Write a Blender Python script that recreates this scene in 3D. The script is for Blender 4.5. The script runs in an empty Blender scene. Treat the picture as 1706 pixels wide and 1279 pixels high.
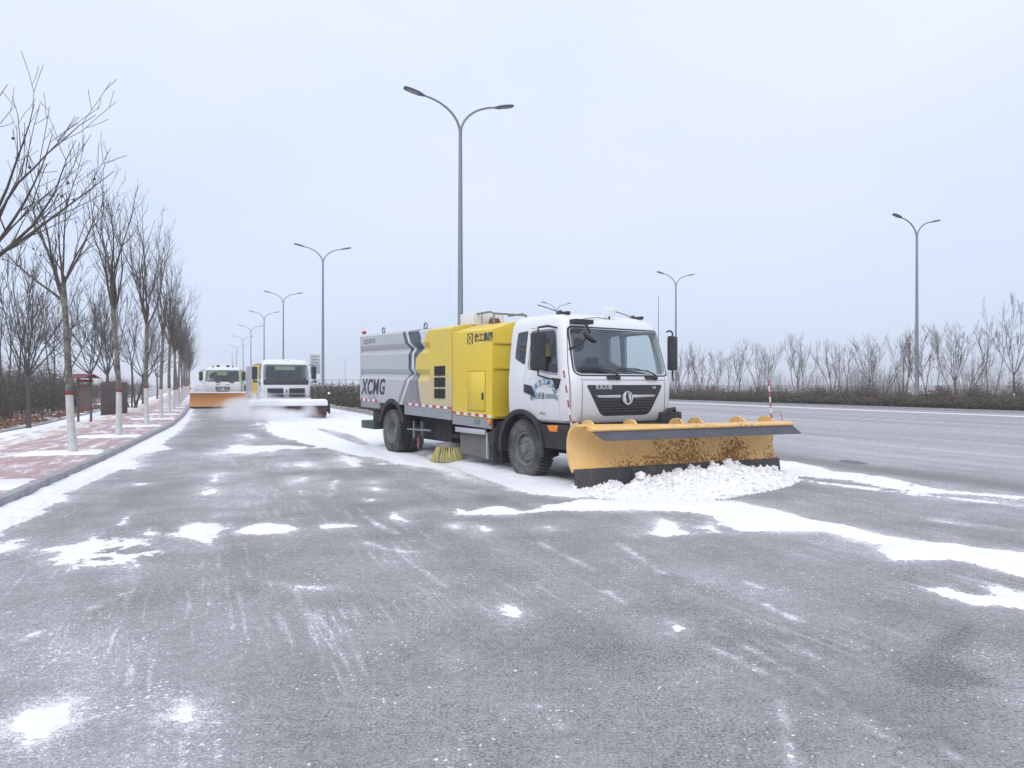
import bpy, bmesh, math, random
import numpy as np
from mathutils import Vector, Matrix

# ------------------------------------------------------------------ camera, sky, sun, exposure
scene = bpy.context.scene
col = scene.collection
F_PX, EYE, CX, CY = 1180.0, 1.6, 853.0, 640.0      # photograph is 1706 x 1279
cam_data = bpy.data.cameras.new('camera')
cam_data.sensor_width = 36.0
cam_data.lens = 36.0 * F_PX / 1706.0
cam_data.clip_start = 0.1
cam_data.clip_end = 8000.0
cam = bpy.data.objects.new('camera', cam_data)
cam.location = (0, 0, EYE)
cam.rotation_euler = (math.radians(90), 0, 0)
col.objects.link(cam)
scene.camera = cam

SUN_EL, SUN_AZ = math.radians(46), math.radians(200)
world = bpy.data.worlds.new('World')
scene.world = world
world.use_nodes = True
wn, wl = world.node_tree.nodes, world.node_tree.links
wn.clear()
w_out = wn.new('ShaderNodeOutputWorld')
w_bg = wn.new('ShaderNodeBackground')
w_sky = wn.new('ShaderNodeTexSky')
w_sky.sky_type = 'NISHITA'
w_sky.sun_disc = False
w_sky.sun_elevation = SUN_EL
w_sky.sun_rotation = SUN_AZ
w_sky.dust_density = 3.0
w_sc = wn.new('ShaderNodeVectorMath'); w_sc.operation = 'SCALE'
w_sc.inputs['Scale'].default_value = 0.10
wl.new(w_sky.outputs[0], w_sc.inputs[0])
w_tc = wn.new('ShaderNodeTexCoord')
w_map = wn.new('ShaderNodeMapping'); w_map.inputs['Scale'].default_value = (1.0, 1.0, 2.6)
wl.new(w_tc.outputs['Generated'], w_map.inputs[0])
w_noise = wn.new('ShaderNodeTexNoise')
w_noise.inputs['Scale'].default_value = 1.3
w_noise.inputs['Detail'].default_value = 4.0
w_noise.inputs['Roughness'].default_value = 0.5
wl.new(w_map.outputs[0], w_noise.inputs['Vector'])
w_ramp = wn.new('ShaderNodeValToRGB')            # soft unbroken cloud deck
w_ramp.color_ramp.elements[0].position = 0.32
w_ramp.color_ramp.elements[0].color = (0.84, 0.89, 0.985, 1)
w_ramp.color_ramp.elements[1].position = 0.68
w_ramp.color_ramp.elements[1].color = (0.995, 0.975, 1.0, 1)
wl.new(w_noise.outputs['Fac'], w_ramp.inputs[0])
w_mix = wn.new('ShaderNodeMix'); w_mix.data_type = 'RGBA'
w_mix.inputs['Factor'].default_value = 0.88       # overcast: clouds cover most of the clear sky
wl.new(w_sc.outputs[0], w_mix.inputs['A'])
w_sep = wn.new('ShaderNodeSeparateXYZ'); wl.new(w_tc.outputs['Generated'], w_sep.inputs[0])
w_grad = wn.new('ShaderNodeValToRGB')            # an overcast deck is brighter towards the zenith
w_grad.color_ramp.elements[0].position = 0.0
w_grad.color_ramp.elements[0].color = (0.65, 0.765, 0.94, 1)
w_grad.color_ramp.elements[1].position = 1.0
w_grad.color_ramp.elements[1].color = (1.02, 1.04, 1.10, 1)
w_e = w_grad.color_ramp.elements.new(0.45); w_e.color = (0.89, 0.945, 1.05, 1)
wl.new(w_sep.outputs[2], w_grad.inputs[0])
w_mul = wn.new('ShaderNodeMix'); w_mul.data_type = 'RGBA'; w_mul.blend_type = 'MULTIPLY'; w_mul.inputs['Factor'].default_value = 1.0
wl.new(w_ramp.outputs[0], w_mul.inputs['A']); wl.new(w_grad.outputs[0], w_mul.inputs['B'])
wl.new(w_mul.outputs['Result'], w_mix.inputs['B'])
wl.new(w_mix.outputs['Result'], w_bg.inputs['Color'])
w_bg.inputs['Strength'].default_value = 1.0
wl.new(w_bg.outputs[0], w_out.inputs['Surface'])

sun_data = bpy.data.lights.new('sun', 'SUN')
sun_data.energy = 1.4
sun_data.angle = math.radians(50)
sun_data.color = (1.0, 0.97, 0.94)
sun = bpy.data.objects.new('sun', sun_data)
sd = Vector((math.sin(SUN_AZ) * math.cos(SUN_EL), math.cos(SUN_AZ) * math.cos(SUN_EL), math.sin(SUN_EL)))
sun.rotation_euler = sd.to_track_quat('Z', 'Y').to_euler()
sun.location = (0, 0, 50)
col.objects.link(sun)

scene.view_settings.view_transform = 'Standard'
scene.view_settings.look = 'None'
scene.view_settings.exposure = 0.18
scene.view_settings.gamma = 1.0
scene.view_settings.use_curve_mapping = False
scene.render.engine = 'CYCLES'
scene.cycles.use_denoising = True
scene.cycles.max_bounces = 8
scene.cycles.transparent_max_bounces = 24
scene.cycles.volume_bounces = 5

# ------------------------------------------------------------------ helpers
R = math.radians
def ground(px, py, z=0.0):
    Y = F_PX * (EYE - z) / (py - CY)
    return ((px - CX) * Y / F_PX, Y)

class MB:
    """collects shapes that become ONE mesh"""
    def __init__(self):
        self.v, self.f, self.m = [], [], []
    def add(self, verts, faces, mi=0):
        o = len(self.v)
        self.v.extend([tuple(p) for p in verts])
        for fc in faces:
            self.f.append(tuple(o + i for i in fc)); self.m.append(mi)
        return self
    def box(self, c, s, rot=None, mi=0, taper=1.0):
        hx, hy, hz = s[0] / 2, s[1] / 2, s[2] / 2
        vs = []
        for dz in (-1, 1):
            k = taper if dz > 0 else 1.0
            for dx, dy in ((-1, -1), (1, -1), (1, 1), (-1, 1)):
                vs.append(Vector((dx * hx * k, dy * hy * k, dz * hz)))
        if rot is not None:
            vs = [rot @ p for p in vs]
        vs = [p + Vector(c) for p in vs]
        return self.add(vs, [(3, 2, 1, 0), (4, 5, 6, 7), (0, 1, 5, 4), (1, 2, 6, 5), (2, 3, 7, 6), (3, 0, 4, 7)], mi)
    def prism(self, poly, axis, a, b, mi=0):
        n = len(poly)
        def P(p, t):
            if axis == 'x': return (t, p[0], p[1])
            if axis == 'y': return (p[0], t, p[1])
            return (p[0], p[1], t)
        vs = [P(p, a) for p in poly] + [P(p, b) for p in poly]
        fs = [tuple(range(n))[::-1], tuple(range(n, 2 * n))]
        fs += [(i, (i + 1) % n, n + (i + 1) % n, n + i) for i in range(n)]
        return self.add(vs, fs, mi)
    def tube(self, pts, rad, n=8, cap=True, mi=0):
        pts = [Vector(p) for p in pts]
        if not hasattr(rad, '__len__'): rad = [rad] * len(pts)
        vs, fs = [], []
        up = None
        for i, p in enumerate(pts):
            d = (pts[min(i + 1, len(pts) - 1)] - pts[max(i - 1, 0)])
            if d.length < 1e-9: d = Vector((0, 0, 1))
            d.normalize()
            if up is None:
                up = Vector((0, 0, 1)) if abs(d.z) < 0.9 else Vector((1, 0, 0))
            a = d.cross(up)
            if a.length < 1e-6: a = d.cross(Vector((0.3, 1, 0.2)))
            a.normalize(); b = a.cross(d); up = b
            for k in range(n):
                t = 2 * math.pi * k / n
                vs.append(p + (a * math.cos(t) + b * math.sin(t)) * rad[i])
        for i in range(len(pts) - 1):
            for k in range(n):
                k2 = (k + 1) % n
                fs.append((i * n + k, i * n + k2, (i + 1) * n + k2, (i + 1) * n + k))
        if cap:
            fs.append(tuple(range(n))[::-1]); fs.append(tuple((len(pts) - 1) * n + k for k in range(n)))
        return self.add(vs, fs, mi)
    def lathe(self, prof, axis='y', c=(0, 0, 0), n=48, mi=0):
        """prof: (radius, along axis)"""
        vs, fs = [], []
        for r, t in prof:
            for k in range(n):
                a = 2 * math.pi * k / n
                if axis == 'y': p = (c[0] + r * math.cos(a), c[1] + t, c[2] + r * math.sin(a))
                elif axis == 'z': p = (c[0] + r * math.cos(a), c[1] + r * math.sin(a), c[2] + t)
                else: p = (c[0] + t, c[1] + r * math.cos(a), c[2] + r * math.sin(a))
                vs.append(p)
        for i in range(len(prof) - 1):
            for k in range(n):
                k2 = (k + 1) % n
                fs.append((i * n + k, i * n + k2, (i + 1) * n + k2, (i + 1) * n + k))
        return self.add(vs, fs, mi)
    def mesh(self, name, smooth=None, recalc=True):
        me = bpy.data.meshes.new(name)
        me.from_pydata(self.v, [], self.f)
        if any(self.m): me.polygons.foreach_set('material_index', self.m)
        if recalc:
            b = bmesh.new(); b.from_mesh(me); bmesh.ops.recalc_face_normals(b, faces=b.faces[:]); b.to_mesh(me); b.free()
        if smooth:
            me.shade_smooth(); me.set_sharp_from_angle(angle=R(smooth))
        return me

def bevelled(me, w, seg=2, ang=30):
    b = bmesh.new(); b.from_mesh(me)
    bmesh.ops.remove_doubles(b, verts=b.verts[:], dist=1e-5)
    es = [e for e in b.edges if len(e.link_faces) == 2 and e.calc_face_angle(0) > R(ang)]
    bmesh.ops.bevel(b, geom=es, offset=w, segments=seg, profile=0.6, affect='EDGES', clamp_overlap=True)
    b.to_mesh(me); b.free()
    me.shade_smooth(); me.set_sharp_from_angle(angle=R(50))
    return me

def obj(name, me, mats, parent=None, loc=None, rot=None):
    if isinstance(me, MB): me = me.mesh(name)
    o = bpy.data.objects.new(name, me)
    col.objects.link(o)
    if mats is not None and len(me.materials) == 0:
        for m in (mats if isinstance(mats, (list, tuple)) else [mats]): me.materials.append(m)
    if parent is not None: o.parent = parent
    if loc is not None: o.location = loc
    if rot is not None: o.rotation_euler = rot
    return o
def tag(o, label, cat, group=None):
    o['label'] = label; o['category'] = cat
    if group: o['group'] = group
    return o
def empty(name, loc, rz=0.0):
    o = bpy.data.objects.new(name, None); col.objects.link(o)
    o.empty_display_size = 0.3
    o.location = loc; o.rotation_euler = (0, 0, rz)
    return o
def struct(o): o['kind'] = 'structure'; return o
def stuff(o, label, cat): o['kind'] = 'stuff'; return tag(o, label, cat)
def ordinal(i): return ['first', 'second', 'third', 'fourth', 'fifth', 'sixth', 'seventh', 'eighth', 'ninth', 'tenth', 'eleventh', 'twelfth', 'thirteenth', 'fourteenth', 'fifteenth', 'sixteenth', 'seventeenth', 'eighteenth', 'nineteenth', 'twentieth', 'twenty-first', 'twenty-second', 'twenty-third', 'twenty-fourth'][i]

def round_poly(pts, r, n=4):
    out = []
    N = len(pts)
    for i in range(N):
        p0, p, p1 = Vector(pts[i - 1]), Vector(pts[i]), Vector(pts[(i + 1) % N])
        rr = r[i] if hasattr(r, '__len__') else r
        a = p + (p0 - p).normalized() * min(rr, (p0 - p).length * .45)
        b = p + (p1 - p).normalized() * min(rr, (p1 - p).length * .45)
        for k in range(n + 1):
            t = k / n
            q = a * (1 - t) ** 2 + p * 2 * t * (1 - t) + b * t * t
            out.append((q.x, q.y))
    return out

def boolean(a, b, op):
    oa = bpy.data.objects.new('ta', a); ob = bpy.data.objects.new('tb', b)
    col.objects.link(oa); col.objects.link(ob)
    md = oa.modifiers.new('b', 'BOOLEAN'); md.operation = op; md.solver = 'EXACT'; md.object = ob
    dg = bpy.context.evaluated_depsgraph_get()
    me = bpy.data.meshes.new_from_object(oa.evaluated_get(dg))
    bpy.data.objects.remove(oa); bpy.data.objects.remove(ob)
    return me
def finish(me, ang=35):
    me.shade_smooth(); me.set_sharp_from_angle(angle=R(ang)); return me

# ------------------------------------------------------------------ numpy value noise
def _h(ix, iy, seed):
    n = (ix.astype(np.int64) * 374761393 + iy.astype(np.int64) * 668265263 + seed * 1274126177) & 0xffffffff
    n = ((n ^ (n >> 13)) * 1274126177) & 0xffffffff
    return ((n ^ (n >> 16)) & 0xffff) / 65535.0
def vnoise(x, y, seed=0):
    ix, iy = np.floor(x), np.floor(y)
    fx, fy = x - ix, y - iy
    fx = fx * fx * (3 - 2 * fx); fy = fy * fy * (3 - 2 * fy)
    a, b = _h(ix, iy, seed), _h(ix + 1, iy, seed)
    c, d = _h(ix, iy + 1, seed), _h(ix + 1, iy + 1, seed)
    return (a * (1 - fx) + b * fx) * (1 - fy) + (c * (1 - fx) + d * fx) * fy
def fbm(x, y, seed=0, oct=4, gain=.5):
    s, a, t = 0, 1.0, 0
    for o in range(oct):
        s = s + a * vnoise(x * 2 ** o, y * 2 ** o, seed + o * 17); t += a; a *= gain
    return s / t

# ------------------------------------------------------------------ materials
MATS = {}
def new_mat(name):
    m = bpy.data.materials.new(name); m.use_nodes = True
    nt = m.node_tree; nt.nodes.clear()
    out = nt.nodes.new('ShaderNodeOutputMaterial')
    p = nt.nodes.new('ShaderNodeBsdfPrincipled')
    nt.links.new(p.outputs[0], out.inputs['Surface'])
    MATS[name] = m
    return m, nt, p
def N(nt, typ, **kw):
    n = nt.nodes.new(typ)
    for k, v in kw.items():
        if k.startswith('i_'):
            key = k[2:].replace('_', ' ')
            n.inputs[key].default_value = v
        else: setattr(n, k, v)
    return n
def L(nt, a, b): nt.links.new(a, b)
def ramp(nt, src, stops):
    r = nt.nodes.new('ShaderNodeValToRGB')
    e = r.color_ramp.elements
    while len(e) < len(stops): e.new(0.5)
    for k, (p, c) in enumerate(stops):
        e[k].position = p
        e[k].color = (c, c, c, 1) if not hasattr(c, '__len__') else (c[0], c[1], c[2], 1)
    L(nt, src, r.inputs[0])
    return r.outputs[0]
def mixc(nt, fac, a, b, blend='MIX'):
    m = nt.nodes.new('ShaderNodeMix'); m.data_type = 'RGBA'; m.blend_type = blend
    for key, v in (('Factor', fac), ('A', a), ('B', b)):
        if isinstance(v, (int, float)): m.inputs[key].default_value = v
        elif isinstance(v, (tuple, list)): m.inputs[key].default_value = (v[0], v[1], v[2], 1)
        else: L(nt, v, m.inputs[key])
    return m.outputs['Result']
def math_(nt, op, a, b=None, c=None):
    m = nt.nodes.new('ShaderNodeMath'); m.operation = op
    for i, v in enumerate((a, b, c)):
        if v is None: continue
        if isinstance(v, (int, float)): m.inputs[i].default_value = v
        else: L(nt, v, m.inputs[i])
    return m.outputs[0]
def noise(nt, vec, scale, detail=4, rough=.55, out='Fac'):
    n = N(nt, 'ShaderNodeTexNoise', i_Scale=scale, i_Detail=detail, i_Roughness=rough)
    if vec is not None: L(nt, vec, n.inputs['Vector'])
    return n.outputs[out]
def bump(nt, p, h, strength=.3, dist=.01):
    b = N(nt, 'ShaderNodeBump', i_Strength=strength, i_Distance=dist)
    L(nt, h, b.inputs['Height']); L(nt, b.outputs[0], p.inputs['Normal'])

def paint(name, c, rough=.4, metal=0.0, dirt=.35, dirt_col=(.42, .42, .44), scale=2.2, spec=.5, bump_s=0.0):
    """painted or moulded surface with road dust and slight unevenness"""
    m, nt, p = new_mat(name)
    tc = N(nt, 'ShaderNodeTexCoord')
    n1 = noise(nt, tc.outputs['Object'], scale, 6, .6)
    n2 = noise(nt, tc.outputs['Object'], scale * 11, 4, .6)
    d = math_(nt, 'MULTIPLY', ramp(nt, n1, [(.42, 0), (.78, 1)]), ramp(nt, n2, [(.3, .35), (.75, 1)]))
    d = math_(nt, 'MULTIPLY', d, dirt)
    L(nt, mixc(nt, d, c, dirt_col), p.inputs['Base Color'])
    L(nt, math_(nt, 'ADD', math_(nt, 'MULTIPLY', n1, .25), rough - .1), p.inputs['Roughness'])
    p.inputs['Metallic'].default_value = metal
    p.inputs['Specular IOR Level'].default_value = spec
    if bump_s: bump(nt, p, n2, bump_s, .004)
    return m

M_white = paint('white_paint', (.72, .735, .76), .3, 0, .22, (.48, .48, .5))
M_silver = paint('silver_paint', (.46, .475, .505), .38, .15, .25, (.34, .34, .36))
M_silver_dk = paint('silver_skirt', (.33, .35, .37), .4, .35, .5, (.27, .25, .23), 3)
M_yellow = paint('yellow_paint', (.72, .53, .045), .38, 0, .2, (.5, .43, .2))
M_black = paint('black_plastic', (.022, .023, .026), .5, 0, .4, (.11, .11, .115))
M_dark = paint('dark_underbody', (.022, .022, .024), .75, 0, .6, (.10, .095, .09), 4)
M_grille = paint('grille_black', (.035, .036, .042), .4, 0, .2, (.13, .13, .14))
M_chrome = paint('chrome', (.78, .79, .8), .18, 1.0, .1)
M_rubber = paint('rubber', (.05, .05, .052), .9, 0, 1.0, (.33, .335, .32), 1.6, .2, .3)
M_rim = paint('rim_grey', (.15, .155, .145), .75, .1, .9, (.24, .245, .21), 5)
M_orange = paint('orange_lens', (.75, .24, .02), .2)
M_red = paint('red_lens', (.55, .03, .03), .25)
M_redtape = paint('red_tape', (.42, .05, .07), .5, 0, .5)
M_whitetape = paint('white_tape', (.7, .7, .72), .5, 0, .4)
M_ltext = paint('lettering_dark', (.05, .055, .075), .5, 0, .1)
M_lgrey = paint('lettering_grey', (.16, .2, .24), .5, 0, .1)
M_lblue = paint('lettering_blue', (.03, .22, .34), .5, 0, .1)
M_lpale = paint('lettering_pale', (.28, .38, .37), .5, 0, .1)
M_lwhite = paint('lettering_white', (.75, .75, .77), .5, 0, .1)
M_seam = paint('seam_dark', (.03, .03, .035), .7, 0, 0)
M_seat = paint('seat_fabric', (.05, .055, .07), .9)
M_dash = paint('dashboard', (.06, .06, .065), .7)
M_galv = paint('galvanised_steel', (.24, .265, .29), .5, .45, .3, (.2, .21, .22), 1.5)
M_concrete = None

def glass_mat(name, tint, refl=.09):
    m = bpy.data.materials.new(name); m.use_nodes = True
    nt = m.node_tree; nt.nodes.clear()
    out = N(nt, 'ShaderNodeOutputMaterial')
    tr = N(nt, 'ShaderNodeBsdfTransparent'); tr.inputs[0].default_value = (*tint, 1)
    gl = N(nt, 'ShaderNodeBsdfGlossy'); gl.inputs['Roughness'].default_value = .03
    gl.inputs[0].default_value = (.9, .93, .97, 1)
    fr = N(nt, 'ShaderNodeLayerWeight')
    f = math_(nt, 'MINIMUM', math_(nt, 'ADD', math_(nt, 'MULTIPLY', math_(nt, 'POWER', fr.outputs['Facing'], 4.0), .55), refl), 1.0)
    mx = N(nt, 'ShaderNodeMixShader')
    L(nt, f, mx.inputs[0]); L(nt, tr.outputs[0], mx.inputs[1]); L(nt, gl.outputs[0], mx.inputs[2])
    L(nt, mx.outputs[0], out.inputs['Surface'])
    MATS[name] = m
    return m
M_glass = glass_mat('windscreen_glass', (.90, .93, .93), .05)
M_glass_dark = glass_mat('tinted_glass', (.62, .64, .66), .05)
# ------------------------------------------------------------------ the road layout (world: X right, Y away, metres)
SL = 0.443                                   # the road runs towards (-0.443, 1)
KY = np.array([-60, 4.0, 9.49, 13.99, 19.9, 26.2, 34.0, 43.9, 950.0])
KX = np.array([6.0, -4.85, -6.65, -8.17, -10.28, -12.55, -15.75, -20.0, -421.5])
def kerb_x(y): return np.interp(y, KY, KX)
def off_x(off, y): return off - SL * y
R_OFF = 44.2                                 # far kerb
D_ROAD = Vector((-SL, 1, 0)).normalized()
P_ROAD = Vector((1, SL, 0)).normalized()

# ---- snow outlines on the carriageway, photographed pixels -> ground points
def Z1(l): return [ground(0 + x / 2.752, 640 + y / 2.752) for x, y in l]
def Z2(l): return [ground(400 + x / 2.78, 720 + y / 2.78) for x, y in l]
def Z3(l): return [ground(0 + x / 3.046, 880 + y / 3.046) for x, y in l]
def Z4(l): return [ground(900 + x / 2.1166, 800 + y / 2.1166) for x, y in l]
def Z5(l): return [ground(1250 + x / 3.741, 640 + y / 3.741) for x, y in l]
def PX(l): return [ground(x, y) for x, y in l]
kerb_edge = [(-160, 965), (-60, 915), (0, 891), (47, 869), (98, 842), (120, 820), (174, 797), (203, 783), (232, 784), (236, 774), (225, 765), (247, 756), (287, 748), (272, 741), (287, 729), (308, 713), (320, 696), (323, 684), (327, 672), (329, 664)]
band = PX(kerb_edge)
kb = [(float(kerb_x(y)) - .3, y) for y in (70, 60, 45, 35, 26, 20, 14, 9.5, 7, 5.5)]
# (outline, raggedness in metres, depth in metres, coverage 0..1)
SNOW = [
    (band + kb, .10, .045, 1.0),
    (Z1([(1000, 322), (1040, 288), (1110, 272), (1150, 284), (1300, 282), (1440, 286), (1440, 298), (1300, 302), (1150, 325)]), .22, .035, 1),
    (Z1([(1090, 238), (1130, 228), (1180, 246), (1150, 252)]), .2, .03, 1),
    (Z1([(1335, 372), (1390, 362), (1440, 364), (1420, 388), (1370, 386)]), .12, .03, 1),
    (Z1([(1360, 442), (1400, 421), (1425, 425), (1385, 446)]), .1, .02, .9),
    (Z1([(915, 518), (945, 476), (1010, 488), (1015, 510), (960, 508)]), .1, .025, .9),
    (Z1([(960, 440), (990, 415), (1010, 440), (985, 450)]), .1, .02, .8),
    (Z1([(600, 455), (690, 455), (640, 472)]), .1, .02, .9),
    (Z1([(525, 655), (560, 615), (605, 590), (595, 630), (570, 656)]), .06, .015, .8),
    (Z1([(780, 690), (830, 655), (900, 637), (1000, 638), (1065, 655), (1010, 690), (970, 742), (880, 722)]), .06, .035, 1),
    (Z1([(1065, 680), (1150, 648), (1230, 636), (1330, 645), (1392, 664), (1310, 684), (1180, 692), (1110, 692)]), .05, .04, 1),
    (Z1([(1455, 655), (1500, 642), (1590, 640), (1640, 652), (1560, 662), (1480, 668)]), .06, .015, .7),
    (Z1([(240, 832), (270, 775), (200, 760), (330, 735), (430, 690), (520, 690), (650, 720), (780, 765), (700, 800), (620, 838), (430, 842), (340, 832)]), .16, .02, .72),
    (Z1([(640, 685), (690, 660), (740, 685), (700, 696)]), .06, .02, .9),
    (Z1([(-80, 750), (10, 735), (90, 715), (60, 760), (-60, 790)]), .12, .012, .6),
    # the wide snowy lane the trucks come down
    (PX([(405, 694), (429, 709), (458, 727), (520, 744), (560, 752), (586, 761), (622, 763), (650, 773), (685, 777), (728, 784), (770, 796), (818, 808), (846, 817), (905, 826), (960, 832), (1010, 822), (1000, 770), (900, 735), (760, 705), (640, 690), (560, 678), (480, 668), (400, 662), (352, 661), (345, 668), (385, 680)]), .16, .05, .89),
    (Z1([(1580, 330), (1640, 350), (1665, 378), (1610, 378), (1590, 360)]), .08, .03, 1),
    (PX([(560, 755), (600, 762), (610, 772), (585, 778), (572, 770)]), .15, .03, .9),
    (Z2([(966, 372), (1010, 352), (1060, 366), (1120, 352), (1185, 342), (1250, 348), (1300, 366), (1450, 346), (1700, 322), (1700, 362), (1480, 362), (1400, 374), (1250, 386), (1000, 388)]), .05, .04, 1),
    (Z4([(0, 92), (120, 74), (400, 72), (690, 74), (900, 124), (1250, 203), (1706, 262), (3600, 520), (3600, 660), (2200, 440), (1706, 348), (1560, 306), (1450, 282), (1300, 290), (1230, 285), (1170, 245), (1200, 232), (1000, 185), (850, 182), (700, 187), (640, 160), (600, 130), (520, 116), (350, 106), (180, 112), (0, 108)]), .06, .05, 1),
    (Z4([(365, 192), (400, 165), (420, 136), (465, 140), (500, 172), (545, 190), (440, 206)]), .06, .03, 1),
    (Z4([(540, 165), (600, 162), (670, 190), (560, 188)]), .05, .02, .9),
    (Z4([(320, 195), (350, 192), (345, 208)]), .03, .015, .9),
    (Z4([(1330, 375), (1440, 374), (1510, 398), (1580, 402), (1540, 366), (1620, 370), (1706, 395), (1900, 420), (1900, 480), (1706, 460), (1520, 440), (1400, 410)]), .05, .03, 1),
    (Z4([(450, 500), (480, 503), (520, 528), (480, 532)]), .02, .012, .9),
    (Z2([(1198, 825), (1222, 796), (1250, 798), (1312, 828), (1300, 862), (1262, 866), (1225, 846)]), .025, .02, 1),
    (Z3([(5, 1015), (60, 965), (140, 925), (260, 915), (330, 895), (352, 950), (395, 980), (330, 1010), (260, 1050), (200, 1070), (150, 1105), (95, 1062), (40, 1045)]), .04, .018, .85),
    (Z3([(835, 970), (870, 935), (930, 900), (1000, 930), (1015, 960), (1000, 1012), (920, 1000)]), .035, .018, .85),
    (Z3([(1370, 272), (1450, 285), (1560, 298), (1695, 302), (1620, 314), (1520, 306)]), .03, .01, .7),
    (Z2([(676, 402), (690, 372), (725, 370), (745, 392), (800, 412), (760, 422)]), .05, .03, 1),
    (Z2([(1078, 440), (1130, 430), (1190, 455), (1145, 472), (1105, 462)]), .05, .03, 1),
    (Z2([(1398, 440), (1440, 433), (1475, 452), (1430, 460)]), .05, .02, 1),
    (Z2([(980, 436), (1000, 432), (1012, 448), (990, 452)]), .05, .015, .9),
    (Z2([(605, 228), (632, 226), (635, 238), (610, 240)]), .05, .015, .9),
    (Z2([(605, 258), (645, 256), (650, 270), (615, 272)]), .05, .015, .9),
    (Z2([(575, 312), (620, 308), (622, 320), (585, 322)]), .05, .015, .9),
    (Z2([(235, 150), (340, 144), (340, 160), (290, 168)]), .06, .02, 1),
    (Z2([(488, 150), (520, 138), (572, 156), (520, 164)]), .06, .02, 1),
    (Z2([(630, 145), (680, 140), (682, 152), (640, 153)]), .06, .02, 1),
    (Z5([(80, 470), (150, 478), (270, 485), (420, 515), (520, 545), (740, 565), (1000, 612), (1200, 660), (1706, 702), (4200, 945), (4200, 1000), (2100, 775), (1706, 724), (1300, 690), (1000, 684), (800, 640), (640, 606), (400, 590), (80, 562)]), .10, .04, .9),
    (Z5([(300, 590), (700, 640), (1000, 675), (1300, 712), (1700, 760), (1700, 770), (1300, 722), (950, 690), (650, 650), (300, 602)]), .08, .012, .65),
    (Z5([(1150, 850), (1300, 868), (1440, 885), (1300, 880)]), .03, .008, .6),
]
STREAKS = [PX(l) for l in (
    [(1180, 1042), (1240, 1075), (1330, 1125), (1410, 1180), (1470, 1225)], [(1150, 1060), (1230, 1100), (1300, 1135)],
    [(900, 905), (950, 930), (990, 950)], [(1030, 905), (1075, 935), (1105, 955)], [(1240, 970), (1265, 978)], [(1278, 1008), (1330, 1035)],
    [(1325, 1075), (1362, 1095)], [(598, 855), (640, 880), (680, 900)], [(608, 860), (660, 890), (690, 902)], [(695, 945), (720, 962), (745, 978)],
    [(1390, 1020), (1425, 1035)], [(900, 1180), (940, 1215)], [(40, 1065), (60, 1055)], [(0, 940), (60, 925), (110, 915)],
    [(15, 1020), (70, 1000)], [(150, 1015), (215, 985)], [(1300, 1170), (1322, 1279)], [(1560, 1240), (1590, 1260)], [(600, 900), (640, 915), (690, 920)],
    [(730, 812), (800, 820)], [(560, 800), (545, 835)], [(1010, 985), (1040, 1005)], [(1100, 860), (1180, 870)])]

def seg_dist(x, y, pts, closed):
    d = np.full(x.shape, 1e9)
    n = len(pts)
    for i in range(n if closed else n - 1):
        (ax, ay), (bx, by) = pts[i], pts[(i + 1) % n]
        vx, vy = bx - ax, by - ay
        t = np.clip(((x - ax) * vx + (y - ay) * vy) / (vx * vx + vy * vy + 1e-12), 0, 1)
        d = np.minimum(d, np.hypot(x - ax - t * vx, y - ay - t * vy))
    return d
def inside(x, y, pts):
    c = np.zeros(x.shape, bool)
    n = len(pts)
    for i in range(n):
        (ax, ay), (bx, by) = pts[i], pts[i - 1]
        hit = ((ay > y) != (by > y)) & (x < (bx - ax) * (y - ay) / (by - ay + 1e-12) + ax)
        c ^= hit
    return c

rows = np.concatenate([np.array([-60., -30., -12., -5., -1., 1.2, 2.0]), F_PX * EYE / np.arange(720.0, 30.0, -1.45), np.array([66, 72, 80, 90, 105, 125, 150, 190, 250, 350, 500, 700, 940.])])
NC = (40, 600, 70)                                        # columns left of, inside and right of the well-seen strip
YY = np.repeat(rows[:, None], sum(NC), 1)
XL, XR = kerb_x(rows), off_x(R_OFF, rows)
va = XL + np.maximum(.012 * (XR - XL), -.78 * np.maximum(rows, 2.5) - .4 - XL)
vb = XR - np.maximum(.012 * (XR - XL), XR - (.78 * np.maximum(rows, 2.5) + .4))
def lin(a, b, n, end): return a[:, None] + (b - a)[:, None] * np.linspace(0, 1, n, endpoint=end)[None, :]
XX = np.concatenate([lin(XL, va, NC[0], False), lin(va, vb, NC[1], False), lin(vb, XR, NC[2], True)], 1)
xf, yf = XX.ravel(), YY.ravel()
off = xf + SL * yf                                        # across the road
along = (-SL * xf + yf) / math.hypot(1, SL)
nA, nB, nC = fbm(xf * 3.1, yf * 3.1, 3, 4), fbm(xf * 13, yf * 13, 9, 3), fbm(xf * 34, yf * 34, 19, 3)
cover = np.full(xf.shape, -1.0)
snow_h = np.full(xf.shape, -.02)                           # snow surface height; below 0 means bare
halo = np.zeros(xf.shape)
st = fbm(off * 1.6, along * .09, 21, 4)                    # streaks dragged along the road
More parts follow.
